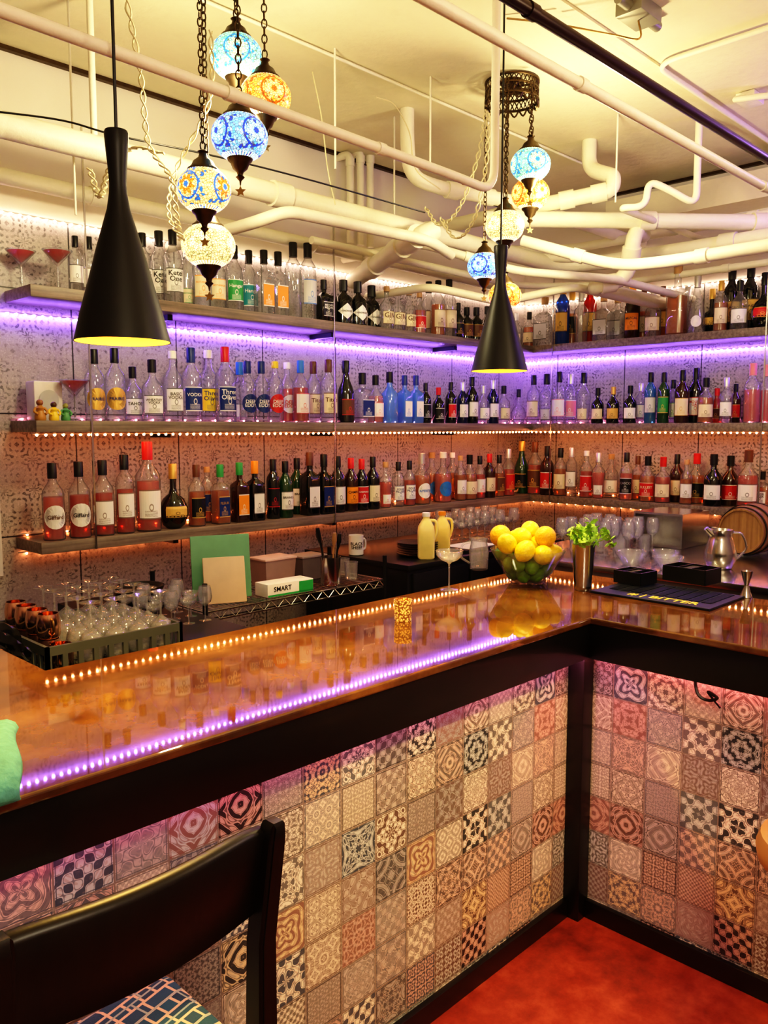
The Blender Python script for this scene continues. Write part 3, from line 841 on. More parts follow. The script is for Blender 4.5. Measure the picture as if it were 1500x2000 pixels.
# ------------------------------------------------------------ pendants
def pendant(px,t,pyb,lab,E):
    p=at_t(px,pyb,t); s=.1115/92
    t_=thing('pendant_lamp',lab,'pendant lamp',(p.x,p.y,p.z))
    pr=[(92,0),(78,56),(62,112),(47,168),(33,215),(22,252),(17,282),(16,300),(18,330),(21,365),(23,393),(21,398),(5,399)]
    pr=[(r*s,z*s) for r,z in pr]
    mobj('lamp_shade',lathe_me('lamp_shade',pr,M_blackmt,40,caps=False),t_,label='matte black hourglass cone shade')
    pi_=[((r-2.2),z) for r,z in [(92,0.5),(78,56),(62,112),(47,168),(33,215),(22,252)]]; pi_=[(r*s,z*s) for r,z in pi_]+[(0,255*s)]
    mobj('shade_lining',lathe_me('shade_lining',pi_,M_gold,40,caps=False),t_,label='gold inner lining')
    bm=bmesh.new(); bmesh.ops.create_uvsphere(bm,u_segments=12,v_segments=8,radius=.028,matrix=Matrix.Translation((0,0,.17)))
    mobj('light_bulb',finish(bm,'light_bulb',emis('warm_bulb',(1,.66,.3),18)),t_)
    mobj('cord',tube_me('cord',[(0,0,399*s),(0,0,CZ-p.z)],.004,M_blackpl,8),t_)
    mobj('ceiling_rose',lathe_me('ceiling_rose',[(.05,CZ-p.z-.001),(.05,CZ-p.z-.02),(.01,CZ-p.z-.03)],M_blackmt,24),t_)
    ld=bpy.data.lights.new('pendant_light','SPOT'); ld.energy=E; ld.color=(1,.62,.16); ld.spot_size=math.radians(116); ld.spot_blend=.3; ld.shadow_soft_size=.03
    lo=bpy.data.objects.new('bulb_light',ld); link(lo); lo.parent=t_; lo.location=(0,0,.075)
pendant(240,1.95,668,'large matte black cone pendant lamp with gold interior',70)
pendant(975,3.24,725,'matte black cone pendant lamp with gold interior over bar corner',36)

# ------------------------------------------------------------ mosaic chandeliers
def chain_me(L,m,link_l=.034,r=.0028,w=.010):
    bm=bmesh.new(); n=max(2,int(L/(link_l*.78)))
    for i in range(n):
        z=(i+.5)*L/n; q=[]
        for k in range(10):
            a=2*pi*k/10; x=w*cos(a); zz=link_l*.5*sin(a)
            q.append((x,0,z+zz) if i%2 else (0,x,z+zz))
        sweep(bm,q,r,5,closed=True)
    return finish(bm,'chain',m)
def star_me():
    bm=bmesh.new(); v1=[];v2=[]
    for k in range(10):
        r=.02 if k%2==0 else .009; a=2*pi*k/10+pi/2
        v1.append(bm.verts.new((r*cos(a),-.002,r*sin(a)))); v2.append(bm.verts.new((r*cos(a),.002,r*sin(a))))
    bm.faces.new(v1); bm.faces.new(v2)
    for k in range(10): bm.faces.new([v1[k],v1[(k+1)%10],v2[(k+1)%10],v2[k]])
    return finish(bm,'star',M_brass,False)
capme=lathe_me('brass_cap',[(.060,.066),(.058,.074),(.045,.084),(.036,.102),(.018,.116),(.014,.13),(.02,.137),(.006,.145)],M_bronze,24)
finme=lathe_me('brass_finial',[(.046,-.074),(.042,-.082),(.034,-.088),(.026,-.108),(.012,-.120),(.010,-.130),(.016,-.137),(.004,-.15),(.002,-.165)],M_bronze,24)
starm=star_me()
def chandelier(cpx,cpy,ct,globes,lab,cr,ornate):
    c=at_t(cpx,cpy,ct)
    root=thing('mosaic_chandelier',lab,'chandelier',(c.x,c.y,CZ))
    bm=bmesh.new()
    for z,rr in((-.01,cr*1.0),(-.05,cr*.98),(-.10,cr*1.0)):
        sweep(bm,[(rr*cos(2*pi*i/40),rr*sin(2*pi*i/40),z) for i in range(40)],.007,6,closed=True)
    for i in range(36):
        a=2*pi*i/36; b=2*pi*(i+1)/36; 
        for s,e in((a,b),(b,a)):
            sweep(bm,[(cr*cos(s),cr*sin(s),-.012),(cr*cos(e),cr*sin(e),-.052)],.003,4)
            sweep(bm,[(cr*cos(s),cr*sin(s),-.052),(cr*cos(e),cr*sin(e),-.10)],.003,4)
    for i in range(18):
        a=2*pi*i/18; b=2*pi*(i+1)/18; md=(a+b)/2
        sweep(bm,catmull([(cr*cos(a),cr*sin(a),-.10),(cr*1.01*cos(md),cr*1.01*sin(md),-.13),(cr*cos(b),cr*sin(b),-.10)],3),.005,5)
    for i in range(8):
        a=2*pi*i/8; sweep(bm,[(0,0,-.03),(cr*cos(a),cr*sin(a),-.05)],.006,5)
    lathe(bm,[(.06,-.001),(.06,-.015),(.03,-.035),(.0,-.045)],24)
    mobj('canopy',finish(bm,'canopy',M_bronze),root)
    for i,(px,py,t,r,m) in enumerate(globes):
        g=at_t(px,py,t); loc=g-Vector((c.x,c.y,CZ)); s=r/.1
        bm=bmesh.new(); bmesh.ops.create_uvsphere(bm,u_segments=24,v_segments=16,radius=.1); bmesh.ops.scale(bm,vec=(1,1,.84),verts=bm.verts)
        go=mobj('globe',finish(bm,'globe',m,angle=80),root,loc,(0,0,.5+i*.3),scale=s,label='glowing mosaic glass globe')
        mobj('brass_cap',capme,go); mobj('brass_finial',finme,go); mobj('star_pendant',starm,go,(0,0,-.185),(0,0,-1.3-i*.3))
        L=(-.06-loc.z)/s-.145
        mobj('chain',chain_me(max(.1,L),M_bronze),go,(0,0,.143))
g_aqua=mat_globe('aqua_mosaic_globe',(.12,.72,.52),(.02,.25,.70),(.75,.95,.5),1.8)
g_org=mat_globe('orange_mosaic_globe',(1,.36,.02),(.80,.10,.01),(1,.72,.20),2.0,.2)
g_blue=mat_globe('blue_mosaic_globe',(.08,.45,.95),(.01,.05,.55),(.45,.85,.95),1.8)
g_multi=mat_globe('multicolour_mosaic_globe',(1,.66,.16),(.02,.14,.6),(.90,.22,.02),1.9)
g_cream=mat_globe('cream_mosaic_globe',(1,.70,.22),(.55,.50,.18),(1,.85,.45),2.0)
chandelier(455,30,2.9,[(462,112,3.10,.100,g_aqua),(518,190,3.0,.095,g_org),(468,268,2.78,.096,g_blue),(398,372,2.80,.093,g_multi),(407,480,3.05,.100,g_cream)],'turkish mosaic glass chandelier with five coloured globes on chains',.16,False)
chandelier(1000,180,4.22,[(1036,322,4.1,.10,g_aqua),(1036,379,4.32,.10,g_org),(986,442,4.1,.098,g_cream),(946,520,4.3,.09,g_blue),(986,578,4.34,.088,g_org)],'turkish mosaic glass chandelier hung from a perforated bronze canopy',.135,True)

# ------------------------------------------------------------ pipes
def up(p): return Vector((p.x,p.y,CZ))
def wb(p): return Vector((p.x,WY,p.z))
def wr_(p): return Vector((WX,p.y,p.z))
def pipe(pts,r,lab,m=None,rad=.12,coup=(),cat='pipe',seg=14,group='painted pipes under the ceiling'):
    P=[Vector(p) for p in pts]; q=fillet(P,rad) if len(P)>2 else P
    for v in q: v.z=min(v.z,CZ-.001)
    o=mobj('ceiling_pipe',tube_me('ceiling_pipe',q,r,m or M_pipe,seg),label=lab,cat=cat,group=group)
    for (i,f) in coup:
        a,b=P[i],P[i+1]; c=a+(b-a)*f; d=(b-a).normalized()
        mobj('pipe_coupling',tube_me('pipe_coupling',[c-d*r*1.0,c+d*r*1.0],r*1.22,m or M_pipe,seg),o)
    return o
Zp=2.60
a=at_z(965,375,Zp)
pipe([(-1.6,a.y-.15,Zp),(a.x-.25,a.y-.02,Zp),(a.x,a.y,Zp),(a.x,a.y,CZ)],.016,'thin cream conduit bending up to the ceiling',rad=.1,coup=((0,.75),(0,.9)))
a=at_z(1170,185,2.70); pipe([(0.2,a.y,2.70),(WX,a.y,2.70)],.017,'thin cream conduit running over the bar',coup=((0,.35),(0,.6)))
M_dark=mat('dark_red_brown_pipe',(.03,.012,.008),.3,.3,.4)
a=at_z(1250,155,2.80); pipe([(0.2,a.y,2.80),(WX,a.y,2.80)],.018,'dark brown metal pipe running over the bar',M_dark,coup=((0,.3),))
Y4=3.35
pipe([(-1.6,Y4,2.87),(5.15,Y4,2.87),(5.3,3.1,2.87),(5.3,-1.5,2.87)],.052,'thick cream drain pipe along the walls',coup=((0,.25),(0,.42),(0,.63),(0,.8),(2,.2),(2,.5)),rad=.2)
pipe([(-1.6,3.93,2.88),(5.55,3.93,2.80)],.038,'cream pipe close to the tiled wall',coup=((0,.5),(0,.7)))
pipe([(0,3.6,2.98),(4.6,3.6,2.90),(5.5,3.0,2.9),(5.5,-1,2.95)],.028,'cream pipe along the walls',coup=((0,.6),),rad=.2)
pipe([(1.5,4.02,3.12),(5.0,4.02,3.06),(5.45,3.5,3.04),(5.45,-1.2,3.04)],.032,'cream pipe run high along the walls',coup=((0,.3),(0,.7),(2,.3)),rad=.25)
pipe([(3.2,3.75,2.80),(5.2,3.70,2.77),(5.62,3.2,2.77),(5.62,-1.2,2.80)],.024,'slim cream conduit low along the walls',coup=((2,.2),),rad=.2)
pipe([(1.2,3.05,CZ-.015),(5.0,3.05,CZ-.015)],.008,'thin cream conduit clipped to the ceiling')
pipe([(3.9,.4,CZ-.02),(3.9,2.0,CZ-.02),(5.7,2.0,CZ-.02),(5.7,2.0,2.9)],.013,'thin cream conduit with bend on the ceiling',rad=.12)
p0=at_y(690,548,4.07); p1=at_t(815,462,4.6)
pipe([p0,p1,p1+Vector((.12,-.02,.05))],.055,'short thick cream drain pipe angled from the wall',coup=((0,.35),(0,.75),(0,.95)),seg=18)
p0=at_z(945,427,2.98); p1=at_z(1600,436,2.98); pipe([p0,p1],.048,'thick cream drain pipe crossing near the corner',coup=((0,.1),(0,.48),(0,.82)))
p0=at_t(795,268,4.6); pipe([up(p0),p0,at_t(800,345,4.6),at_t(860,368,4.75),at_t(1010,395,5.0),wr_(at_t(1010,395,5.0))],.040,'cream drain pipe with elbow hung from ceiling',coup=((3,.15),(3,.6)),rad=.15)
p1=at_t(1150,330,5.1); pipe([wb(at_t(1070,398,5.0)),at_t(1070,398,5.0),at_t(1195,372,4.9),at_t(1200,345,4.9),p1,up(p1)],.045,'thick cream pipe with double elbow',coup=((1,.3),(1,.8)),rad=.12)
p0=at_t(1208,405,4.7); p1=at_t(1362,335,4.7); pipe([wr_(p0),p0,at_t(1262,405,4.7),at_t(1266,352,4.7),at_t(1310,372,4.7),at_t(1360,402,4.7),p1,up(p1)],.020,'thin cream pipe with several elbows',rad=.08)
p0=at_t(1150,560,5.2); p1=at_t(1240,445,5.0); pipe([wr_(p0),p0,at_t(1225,548,5.2),p1,p1+Vector((.3,.1,.02))],.048,'thick cream pipe elbow dropping near the tiled wall',coup=((1,.5),(2,.5)),rad=.2)
pipe([at_t(1020,470,4.9),at_t(1205,520,4.7),at_t(1300,512,4.4),at_t(1560,470,3.9)],.033,'cream pipe with bend running over the shelves',coup=((0,.6),(2,.3)),rad=.3)
p0=at_t(840,560,5.2); p1=at_t(1120,560,5.25); pipe([wb(p0),p0,at_t(980,590,5.3),p1,wr_(p1)],.026,'cream pipe near the corner',rad=.1)
p0=at_t(820,475,4.95); p1=at_t(1200,545,5.1); pipe([wb(p0),p0,at_t(1010,530,5.05),p1,wr_(p1)],.026,'cream pipe near the corner',coup=((1,.5),),rad=.1)
p0=at_t(505,432,3.95); p1=at_t(840,470,4.6); pipe([wb(p0),p0,at_t(560,412,3.95),p1,p1+Vector((.3,.1,-.02))],.030,'cream pipe elbow beside the wall',rad=.12)
for px,y0,y1 in((684,300,375),(704,293,372),(723,293,362)):
    q0=at_y(px,y1,3.98); pipe([(q0.x,q0.y,2.9),(q0.x,q0.y,at_y(px,y0,3.98).z),(q0.x,WY,at_y(px,y0,3.98).z)],.024,'short vertical cream pipe stub on the wall',coup=((0,.3),(0,.9)),rad=.05)
def rod(px,py1,t,r,lab,m=None):
    q=at_t(px,py1,t); mobj('hanger_rod',tube_me('hanger_rod',[(q.x,q.y,q.z),(q.x,q.y,CZ-.001)],r,m or M_pipe,8),label=lab,cat='rod',group='pipe hanger rods')
q=at_y(183,240,Y4); mobj('hanger_rod',tube_me('hanger_rod',[(q.x,q.y,2.92),(q.x,q.y,CZ-.001)],.014,M_pipe,10),label='cream conduit dropping to the drain pipe',cat='rod',group='pipe hanger rods')
for px,py,t in((840,320,4.2),(770,440,4.75),(1202,395,4.7),(148,420,3.5),(655,330,3.9)):
    rod(px,py,t,.005,'thin cream hanger rod holding pipes')
q=at_z(1248,10,CZ)
M_cast=mat('grey_cast_metal',(.30,.28,.22),.5,.5)
t=thing('junction_box','grey metal ceiling junction box with conduits','junction box',(q.x,q.y,CZ-.001))
mobj('box_body',box_me('box_body',-.09,.09,-.06,.06,-.06,0,M_cast,.006),t)
for s in(-1,1): mobj('conduit_fitting',tube_me('conduit_fitting',[(s*.09,0,-.03),(s*.17,0,-.03)],.022,M_cast,12),t)
mobj('cable',tube_me('cable',catmull([(0,0,-.06),(.01,0,-.13),(-.05,.1,-.10),(-.2,.3,-.04),(-.32,.45,-.01)]),.004,M_brass,6),t)
q=at_z(1465,185,CZ)
t=thing('junction_box','cream painted ceiling box with curved conduit','junction box',(q.x,q.y,CZ-.001))
mobj('box_body',box_me('box_body',-.07,.07,-.05,.05,-.045,0,M_pipe,.006),t)
mobj('conduit',tube_me('conduit',catmull([(-.06,0,-.03),(-.12,.02,-.05),(-.05,-.18,-.06),(.25,-.4,-.03)]),.016,M_pipe,10),t)
struct('trim_4',-1.6,WX,2.0,2.05,CZ-.012,CZ,M_ceil,'flat cream ceiling batten')
struct('trim_5',-1.6,WX,1.25,1.29,CZ-.012,CZ,M_ceil,'flat cream ceiling batten')
M_twine=mat('cream_twisted_cord',(.62,.55,.34),.6)
def cord(pts,r,m,lab,twist=True):
    P=catmull(pts,18); bm=bmesh.new()
    if twist:
        for ph in(0,pi):
            sweep(bm,[p+Vector((cos(i*.8+ph),sin(i*.8+ph),0))*r*2.6 for i,p in enumerate(P)],r,5)
    else: sweep(bm,P,r,6)
    mobj('hanging_cord',finish(bm,'hanging_cord',m),label=lab,cat='cord',group='cords draped between pipes and lamps')
cord([at_t(245,-10,2.9),at_t(275,150,2.95),at_t(290,280,3.0),at_t(335,350,3.0),at_t(345,430,2.95),at_t(355,470,2.9)],.0035,M_twine,'twisted cream cord draped from ceiling to chandelier')
cord([at_t(412,60,2.95),at_t(408,200,2.95),at_t(345,330,3.15),at_t(330,420,3.15),at_t(365,480,3.15)],.003,M_twine,'twisted cream cord beside the chandelier chains')
cord([at_t(950,215,4.0),at_t(935,300,4.1),at_t(900,400,4.2),at_t(860,440,4.3),at_t(830,405,4.4)],.0035,M_twine,'twisted cream cord looping from the chandelier')
cord([at_t(955,220,3.95),at_t(948,330,3.95),at_t(925,430,4.0),at_t(890,465,4.1),at_t(860,425,4.2)],.0035,M_twine,'twisted cream cord looping from the chandelier')
cord([at_t(-30,215,3.05),at_t(120,235,3.15),at_t(230,265,3.2),at_t(420,305,3.45),at_t(600,350,3.8),at_t(830,415,4.35)],.004,M_blackpl,'black cable lying along the drain pipe',False)
cord([at_t(735,190,4.0),at_t(770,205,4.1),at_t(800,260,4.3),at_t(812,330,4.4),at_t(860,370,4.6)],.003,M_twine,'thin cream cable looping between pipes',False)
cord([at_t(610,140,3.9),at_t(628,230,3.9),at_t(640,330,3.9),at_t(655,400,3.95)],.003,M_twine,'thin cream wire hanging by the pipes',False)
cord([at_t(175,330,3.2),at_t(195,385,3.2),at_t(215,330,3.15),at_t(260,290,3.1),at_t(320,300,3.1)],.004,M_twine,'coiled cream cord tied around the drain pipe')

# ------------------------------------------------------------ things on the bar
def onbar(px,py): q=at_z(px,py,BZ); return (q.x,q.y,BZ)
l=onbar(877,1152)
mobj('coupe_glass',lathe_me('coupe_glass',COUPE,glass('bright_coupe_glass',(.97,.98,.99),.16,1.4,edge=.5),28,caps=False),None,l,label='empty clear coupe glass standing on the bar',cat='glass',scale=1.0)
l=onbar(787,1212)
def mat_votive():
    m,p=newmat('mercury_gold_glass'); c=coord(); v=voro(c,150); n=noise(c,60,3)
    col=mixc(clampgain(v+n*.4,.50,4),(1,.55,.12),(.20,.07,.015)); TR.links.new(col.k,p.inputs['Base Color']); TR.links.new(col.k,p.inputs['Emission Color'])
    p.inputs['Emission Strength'].default_value=.7; p.inputs['Metallic'].default_value=.5; p.inputs['Roughness'].default_value=.2; return m
t=thing('candle_holder','small mercury gold glass votive candle holder on the bar','candle',l)
mobj('votive_glass',lathe_me('votive_glass',[(.024,0),(.027,.004),(.030,.07),(.027,.07),(.024,.008),(0,.008)],mat_votive(),24,caps=False),t)
mobj('candle_wax',lathe_me('candle_wax',[(.022,.009),(.022,.035),(0,.036)],mat('wax',(.9,.8,.6),.5,emit=.6),16,caps=False),t)
mobj('candle_flame',lathe_me('candle_flame',[(0,.037),(.004,.045),(.003,.052),(0,.06)],emis('flame',(1,.6,.2),20),10,caps=False),t)
bl=Vector(onbar(1030,1138)); K=1.17
t=thing('fruit_bowl','clear flared glass bowl holding lemons and limes on the bar','bowl',bl)
BP=[(.055*K,0),(.060*K,.004),(.085*K,.05),(.112*K,.10),(.130*K,.138)]
mobj('bowl_glass',lathe_me('bowl_glass',BP+[(.127*K,.1385),(.109*K,.10),(.082*K,.052),(.055*K,.010),(0,.009)],glass('bowl_clear_glass',(.97,.98,.97),.03,.7,edge=.6),40,caps=False),t)
fr=[]
rr=random.Random(11)
kinds=['lime']*17+['lemon']*2+['lime']*4+['lemon']*5+['orange']*2+['lemon']*4
RF={'lime':.029,'lemon':.040,'orange':.044}
for i,k in enumerate(kinds):
    R=RF[k]
    a=rr.uniform(0,2*pi); fr.append([Vector((cos(a)*.05*rr.random(),sin(a)*.05*rr.random(),.06+i*.03)),R,k])
def bowlr(z):
    for (ra,za),(rb,zb) in zip(BP,BP[1:]):
        if z<=zb: return (ra+(rb-ra)*max(0,z-za)/(zb-za))-.006
    return .124*K
for it in range(1500):
    for f in fr: f[0].z-=.0010
    for _ in range(2):
        for i in range(len(fr)):
            for j in range(i+1,len(fr)):
                d=fr[j][0]-fr[i][0]; L=d.length; m=(fr[i][1]+fr[j][1])*.98
                if L<m:
                    d=d.normalized() if L>1e-6 else Vector((1,0,0)); c=(m-L)*.5; fr[i][0]-=d*c; fr[j][0]+=d*c
    for f in fr:
        p,R,_=f
        if p.z<.011+R: p.z=.011+R
        h=math.hypot(p.x,p.y); lim=(bowlr(min(p.z,.14))-R*1.02) if p.z<.15 else .124*K-R+.010
        if h>lim and h>0: p.x*=lim/h; p.y*=lim/h; 
M_lemon=mat('lemon_peel',(.93,.70,.02),.38,var=.08,scale=120,bump=.25,coat=.15); M_lime=mat('lime_peel',(.17,.38,.02),.4,var=.3,scale=60,bump=.2); M_orange=mat('orange_peel',(.95,.50,.02),.4,var=.08,scale=120,bump=.3)
def fruit_me(kind):
    R=RF[kind]; bm=bmesh.new()
    e={'lime':1.08,'lemon':1.14,'orange':1.0}[kind]; pr=[]
    for i in range(17):
        a=-pi/2+pi*i/16; r=R*cos(a)*.97; z=R*e*sin(a)
        if kind!='orange' and abs(a)>1.3: z*=1.06+.04*(abs(a)-1.3)*3
        pr.append((max(r,0) if 0<i<16 else 0,z))
    lathe(bm,pr,20,caps=False); return finish(bm,kind,{'lime':M_lime,'lemon':M_lemon,'orange':M_orange}[kind],angle=80)
stemm=lathe_me('fruit_stem',[(.0,-.001),(.004,0),(.003,.003),(0,.004)],mat('stem_green',(.2,.22,.05),.6),8,caps=False)
FM={k:fruit_me(k) for k in('lime','lemon','orange')}
for p,R,k in fr:
    rot=(rr.uniform(0,pi),rr.uniform(0,pi),rr.uniform(0,pi))
    o=mobj(k,FM[k],None,bl+p,rot,{'lime':'green lime piled in the glass bowl','lemon':'bright yellow lemon piled in the glass bowl','orange':'large orange-yellow citrus piled in the glass bowl'}[k],'fruit','citrus fruit in the glass bowl')
    if p.z>.12: mobj('fruit_stem',stemm,o,(0,0,R*(1.12 if k=='lemon' else 1.0)))
l=onbar(1138,1152)
t=thing('shaker_tin','tall stainless steel shaker tin holding leafy greens','shaker',l)
mobj('tin_body',lathe_me('tin_body',[(.030,0),(.033,.004),(.034,.02),(.044,.175),(.046,.18),(.043,.18),(.032,.01),(0,.01)],M_steel,32,caps=False),t)
M_leaf=mat('celery_leaf',(.32,.60,.07),.5,var=.35,scale=60)
cel=thing('celery_bunch','leafy light green celery and mint sprigs in the tin','herbs',(l[0],l[1],l[2]+.02))
bm=bmesh.new(); bl2=bmesh.new(); rr=random.Random(3)
for i in range(14):
    a=rr.uniform(0,2*pi); k=rr.uniform(.02,.09); top=Vector((cos(a)*k,sin(a)*k,rr.uniform(.18,.25)))
    base=Vector((cos(a)*.012,sin(a)*.012,.0)); pts=catmull([base,Vector((cos(a)*.020,sin(a)*.020,.14)),top],4); sweep(bm,pts,.003,6)
    for j in range(9):
        c=pts[-1]+Vector((rr.uniform(-.022,.022),rr.uniform(-.022,.022),rr.uniform(-.03,.015))); n=Vector((rr.uniform(-1,1),rr.uniform(-1,1),rr.uniform(.2,1))).normalized()
        u=n.orthogonal().normalized(); v=n.cross(u); L=rr.uniform(.014,.022)
        shape=[(-1,0),(-.5,.5),(-.3,.35),(.1,.65),(.3,.35),(.9,.3),(.7,0),(.9,-.3),(.3,-.35),(.1,-.65),(-.3,-.35),(-.5,-.5)]
        cv=bl2.verts.new(c+n*.003); vs=[bl2.verts.new(c+u*x*L+v*y*L) for x,y in shape]
        for q in range(12): bl2.faces.new([cv,vs[q],vs[(q+1)%12]])
mobj('stalk',finish(bm,'stalk',mat('celery_stalk',(.45,.6,.2),.5)),cel); mobj('leaves',finish(bl2,'leaves',M_leaf,False),cel)
mt=thing('bar_mat','black rubber bar mat with yellow lettering on the bar','bar mat',(2.74,1.14,BZ+.0005))
bm=bmesh.new(); abox(bm,0,.31,0,.46,0,.008,0,.002)
for i in range(24):
    for j in range(9): 
        abox(bm,.085+i*.0088,.0895+i*.0088,.03+j*.045,.065+j*.045,.008,.0105)
mobj('mat_base',finish(bm,'mat_base',mat('black_rubber',(.008,.012,.024),.45),False),mt)
bm=bmesh.new(); add_text(bm,'# | BITTER',lambda x,y: Vector((.042+y,.19-x,.0092)),.30,.055,0)
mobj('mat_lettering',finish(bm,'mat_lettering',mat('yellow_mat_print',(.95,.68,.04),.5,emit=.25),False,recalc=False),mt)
def caddy(px,py,w,d,h,lab):
    l=onbar(px,py); t=thing('bar_caddy',lab,'caddy',(l[0],l[1],BZ+.0115),(0,0,-.1))
    bm=bmesh.new(); abox(bm,-d/2,d/2,-w/2,w/2,0,.006); 
    for s in(-1,1):
        abox(bm,s*d/2-.003,s*d/2+.003,-w/2,w/2,.0,h); abox(bm,-d/2,d/2,s*w/2-.003,s*w/2+.003,0,h)
    for k in(-.16,.16): abox(bm,-d/2,d/2,k*w-.002,k*w+.002,0,h)
    mobj('caddy_tray',finish(bm,'caddy_tray',M_blackpl,False),t)
    mobj('napkins',box_me('napkins',-d*.42,d*.42,-w*.13,w*.13,.007,h*.9,mat('dark_napkin',(.05,.04,.04),.8)),t)
caddy(1240,1143,.12,.11,.050,'small black plastic bar caddy on the mat'); caddy(1350,1140,.18,.12,.060,'wide black plastic napkin caddy on the mat')
l=onbar(1457,1166)
mobj('jigger',lathe_me('jigger',[(.020,0),(.022,.001),(.008,.042),(.008,.046),(.021,.098),(.019,.098),(.006,.048)],M_steel,24,caps=False),label='steel double jigger standing on the bar',cat='jigger',loc=l)
l=onbar(935,1112)
t=thing('glass_pitcher','clear glass pitcher standing beside the fruit bowl','pitcher',l)
mobj('pitcher_body',lathe_me('pitcher_body',[(.036,0),(.040,.004),(.044,.08),(.036,.12),(.040,.14),(.038,.14),(.034,.12),(.041,.08),(.036,.01),(0,.009)],G_stem,28,caps=False),t)
mobj('handle',tube_me('handle',catmull([(-.03,.02,.125),(-.06,.045,.11),(-.065,.05,.06),(-.036,.022,.03)]),.005,G_stem,8),t)
cord([(PX+.03,1.05,.955),(PX+.015,1.03,.90),(PX+.02,1.0,.885),(PX+.015,.97,.90),(PX+.02,1.0,.91),(PX+.02,.96,.87)],.005,M_blackpl,'black coiled cable dangling under the bar edge',False)

# ------------------------------------------------------------ dish rack and stemware
DZ=.90
cn=thing('drain_counter','black drainboard counter behind the bar','counter',(.95,2.52,0))
mobj('counter_top',box_me('counter_top',0,1.0,0,.75,DZ-.03,DZ,M_blackmt,.004),cn)
for x,y in((.04,.04),(.96,.04),(.04,.71),(.96,.71)): mobj('leg',tube_me('leg',[(x,y,0),(x,y,DZ-.03)],.018,M_steel,10),cn)
RX,RYY=1.07,2.58; M_rack=mat('dark_grey_rack_plastic',(.075,.085,.080),.55)
rk=thing('dish_rack','dark grey plastic dishwasher rack full of upturned glasses','dish rack',(RX,RYY,DZ+.001))
bm=bmesh.new(); W=.5
for (x0,x1,y0,y1) in((0,W,0,.012),(0,W,W-.012,W),(0,.012,0,W),(W-.012,W,0,W)):
    abox(bm,x0,x1,y0,y1,0,.02); abox(bm,x0,x1,y0,y1,.075,.105)
    n=9
    for i in range(n+1):
        if x1-x0>y1-y0: xx=x0+(x1-x0-.018)*i/n; abox(bm,xx,xx+.018,y0,y1,.02,.075)
        else: yy=y0+(y1-y0-.018)*i/n; abox(bm,x0,x1,yy,yy+.018,.02,.075)
mobj('rack_frame',finish(bm,'rack_frame',M_rack,False),rk)
bm=bmesh.new()
for i in range(1,14): abox(bm,W*i/14-.003,W*i/14+.003,.01,W-.01,.004,.010); abox(bm,.01,W-.01,W*i/14-.003,W*i/14+.003,.004,.010)
mobj('rack_grid',finish(bm,'rack_grid',M_rack,False),rk)
for i in range(4):
    for j in range(5):
        x=RX+.182+i*.0885; y=RYY+.060+j*.096
        mobj('wine_glass',me_wine,None,(x,y,DZ+.012+.195*1.07),(pi,0,rr.uniform(0,6)),'clear stemmed glass upside down in the rack','glass','upturned glasses in the dish rack',scale=1.07)
for i in range(4):
    for j in range(3):
        mobj('wine_glass',me_wine if (i+j)%2 else me_coupe,None,(1.65+i*.080,3.145-j*.11,DZ+.001),(0,0,0),'clean stemmed glass standing beside the rack','glass','stemmed glasses beside the dish rack',scale=.76 if (i+j)%2 else .70)
mugbody=lathe_me('mug_body',[(.030,0),(.038,.012),(.040,.05),(.034,.085),(.032,.085),(.038,.05),(.035,.014),(0,.008)],M_copper,24,caps=False)
mughan=tube_me('mug_handle',catmull([(.036,0,.07),(.056,0,.065),(.058,0,.035),(.038,0,.02)]),.004,M_brass,8)
for i in range(2):
    for j in range(5):
        if i==1 and j in(0,): continue
        t=thing('copper_mug','polished copper mug standing in the dish rack','mug',(RX+.075,RYY+.060+j*.092,DZ+.012+i*.087),(0,0,-2.2+j*.5),'copper mugs in the dish rack')
        mobj('mug_body',mugbody,t); mobj('mug_handle',mughan,t)
t=thing('trash_bag','crumpled black plastic bag beside the dish rack','bag',(1.0,2.75,DZ))
bm=bmesh.new(); bmesh.ops.create_icosphere(bm,subdivisions=4,radius=.05); 
for v in bm.verts:
    n=v.co.normalized(); k=1+.18*sin(n.x*9+n.y*5)+.12*sin(n.z*13+n.x*7); v.co=Vector((n.x*.042*k,n.y*.16*k,max(0,(n.z*.08*k)+.07)))
mobj('bag_body',finish(bm,'bag_body',mat('black_bag_film',(.008,.008,.008),.25,coat=.3)),t,(.0,0,.001))

# ------------------------------------------------------------ wire rack
RZ=.88
wr=thing('wire_shelf_rack','black wire shelving rack against the tiled wall','shelf rack',(2.03,3.14,0))
bm=bmesh.new(); w=1.16; d=.46
for z in(RZ-.004,RZ-.045,.4):
    for (a,b) in(((0,0),(w,0)),((0,d),(w,d)),((0,0),(0,d)),((w,0),(w,d))): sweep(bm,[(a[0],a[1],z),(b[0],b[1],z)],.004,6)
for i in range(47): x=.02+i*(w-.04)/46; sweep(bm,[(x,0,RZ-.002),(x,d,RZ-.002)],.002,4); 
for y in(0,d):
    q=[(i*w/28,y,RZ-.045+(.041 if i%2 else 0)) for i in range(29)]; sweep(bm,q,.0025,4)
mobj('wire_shelf',finish(bm,'wire_shelf',M_steel),wr)
for x,y in((0,0),(w,0),(0,d),(w,d)): mobj('rack_post',tube_me('rack_post',[(x,y,0),(x,y,RZ+.13)],.012,M_blackmt,10),wr)
def board(x,y,w,h,col,lab,rz=0,lean=.35):
    t=thing('cutting_board',lab,'cutting board',(x,y,RZ+.003),(0,0,rz))
    bm=bmesh.new(); abox(bm,-w/2,w/2,-.006,.006,0,h,0,.005); me=finish(bm,'board_panel',mat(lab,col,.5),angle=20)
    mobj('board_panel',me,t,(0,0,.002),(-lean,0,0))
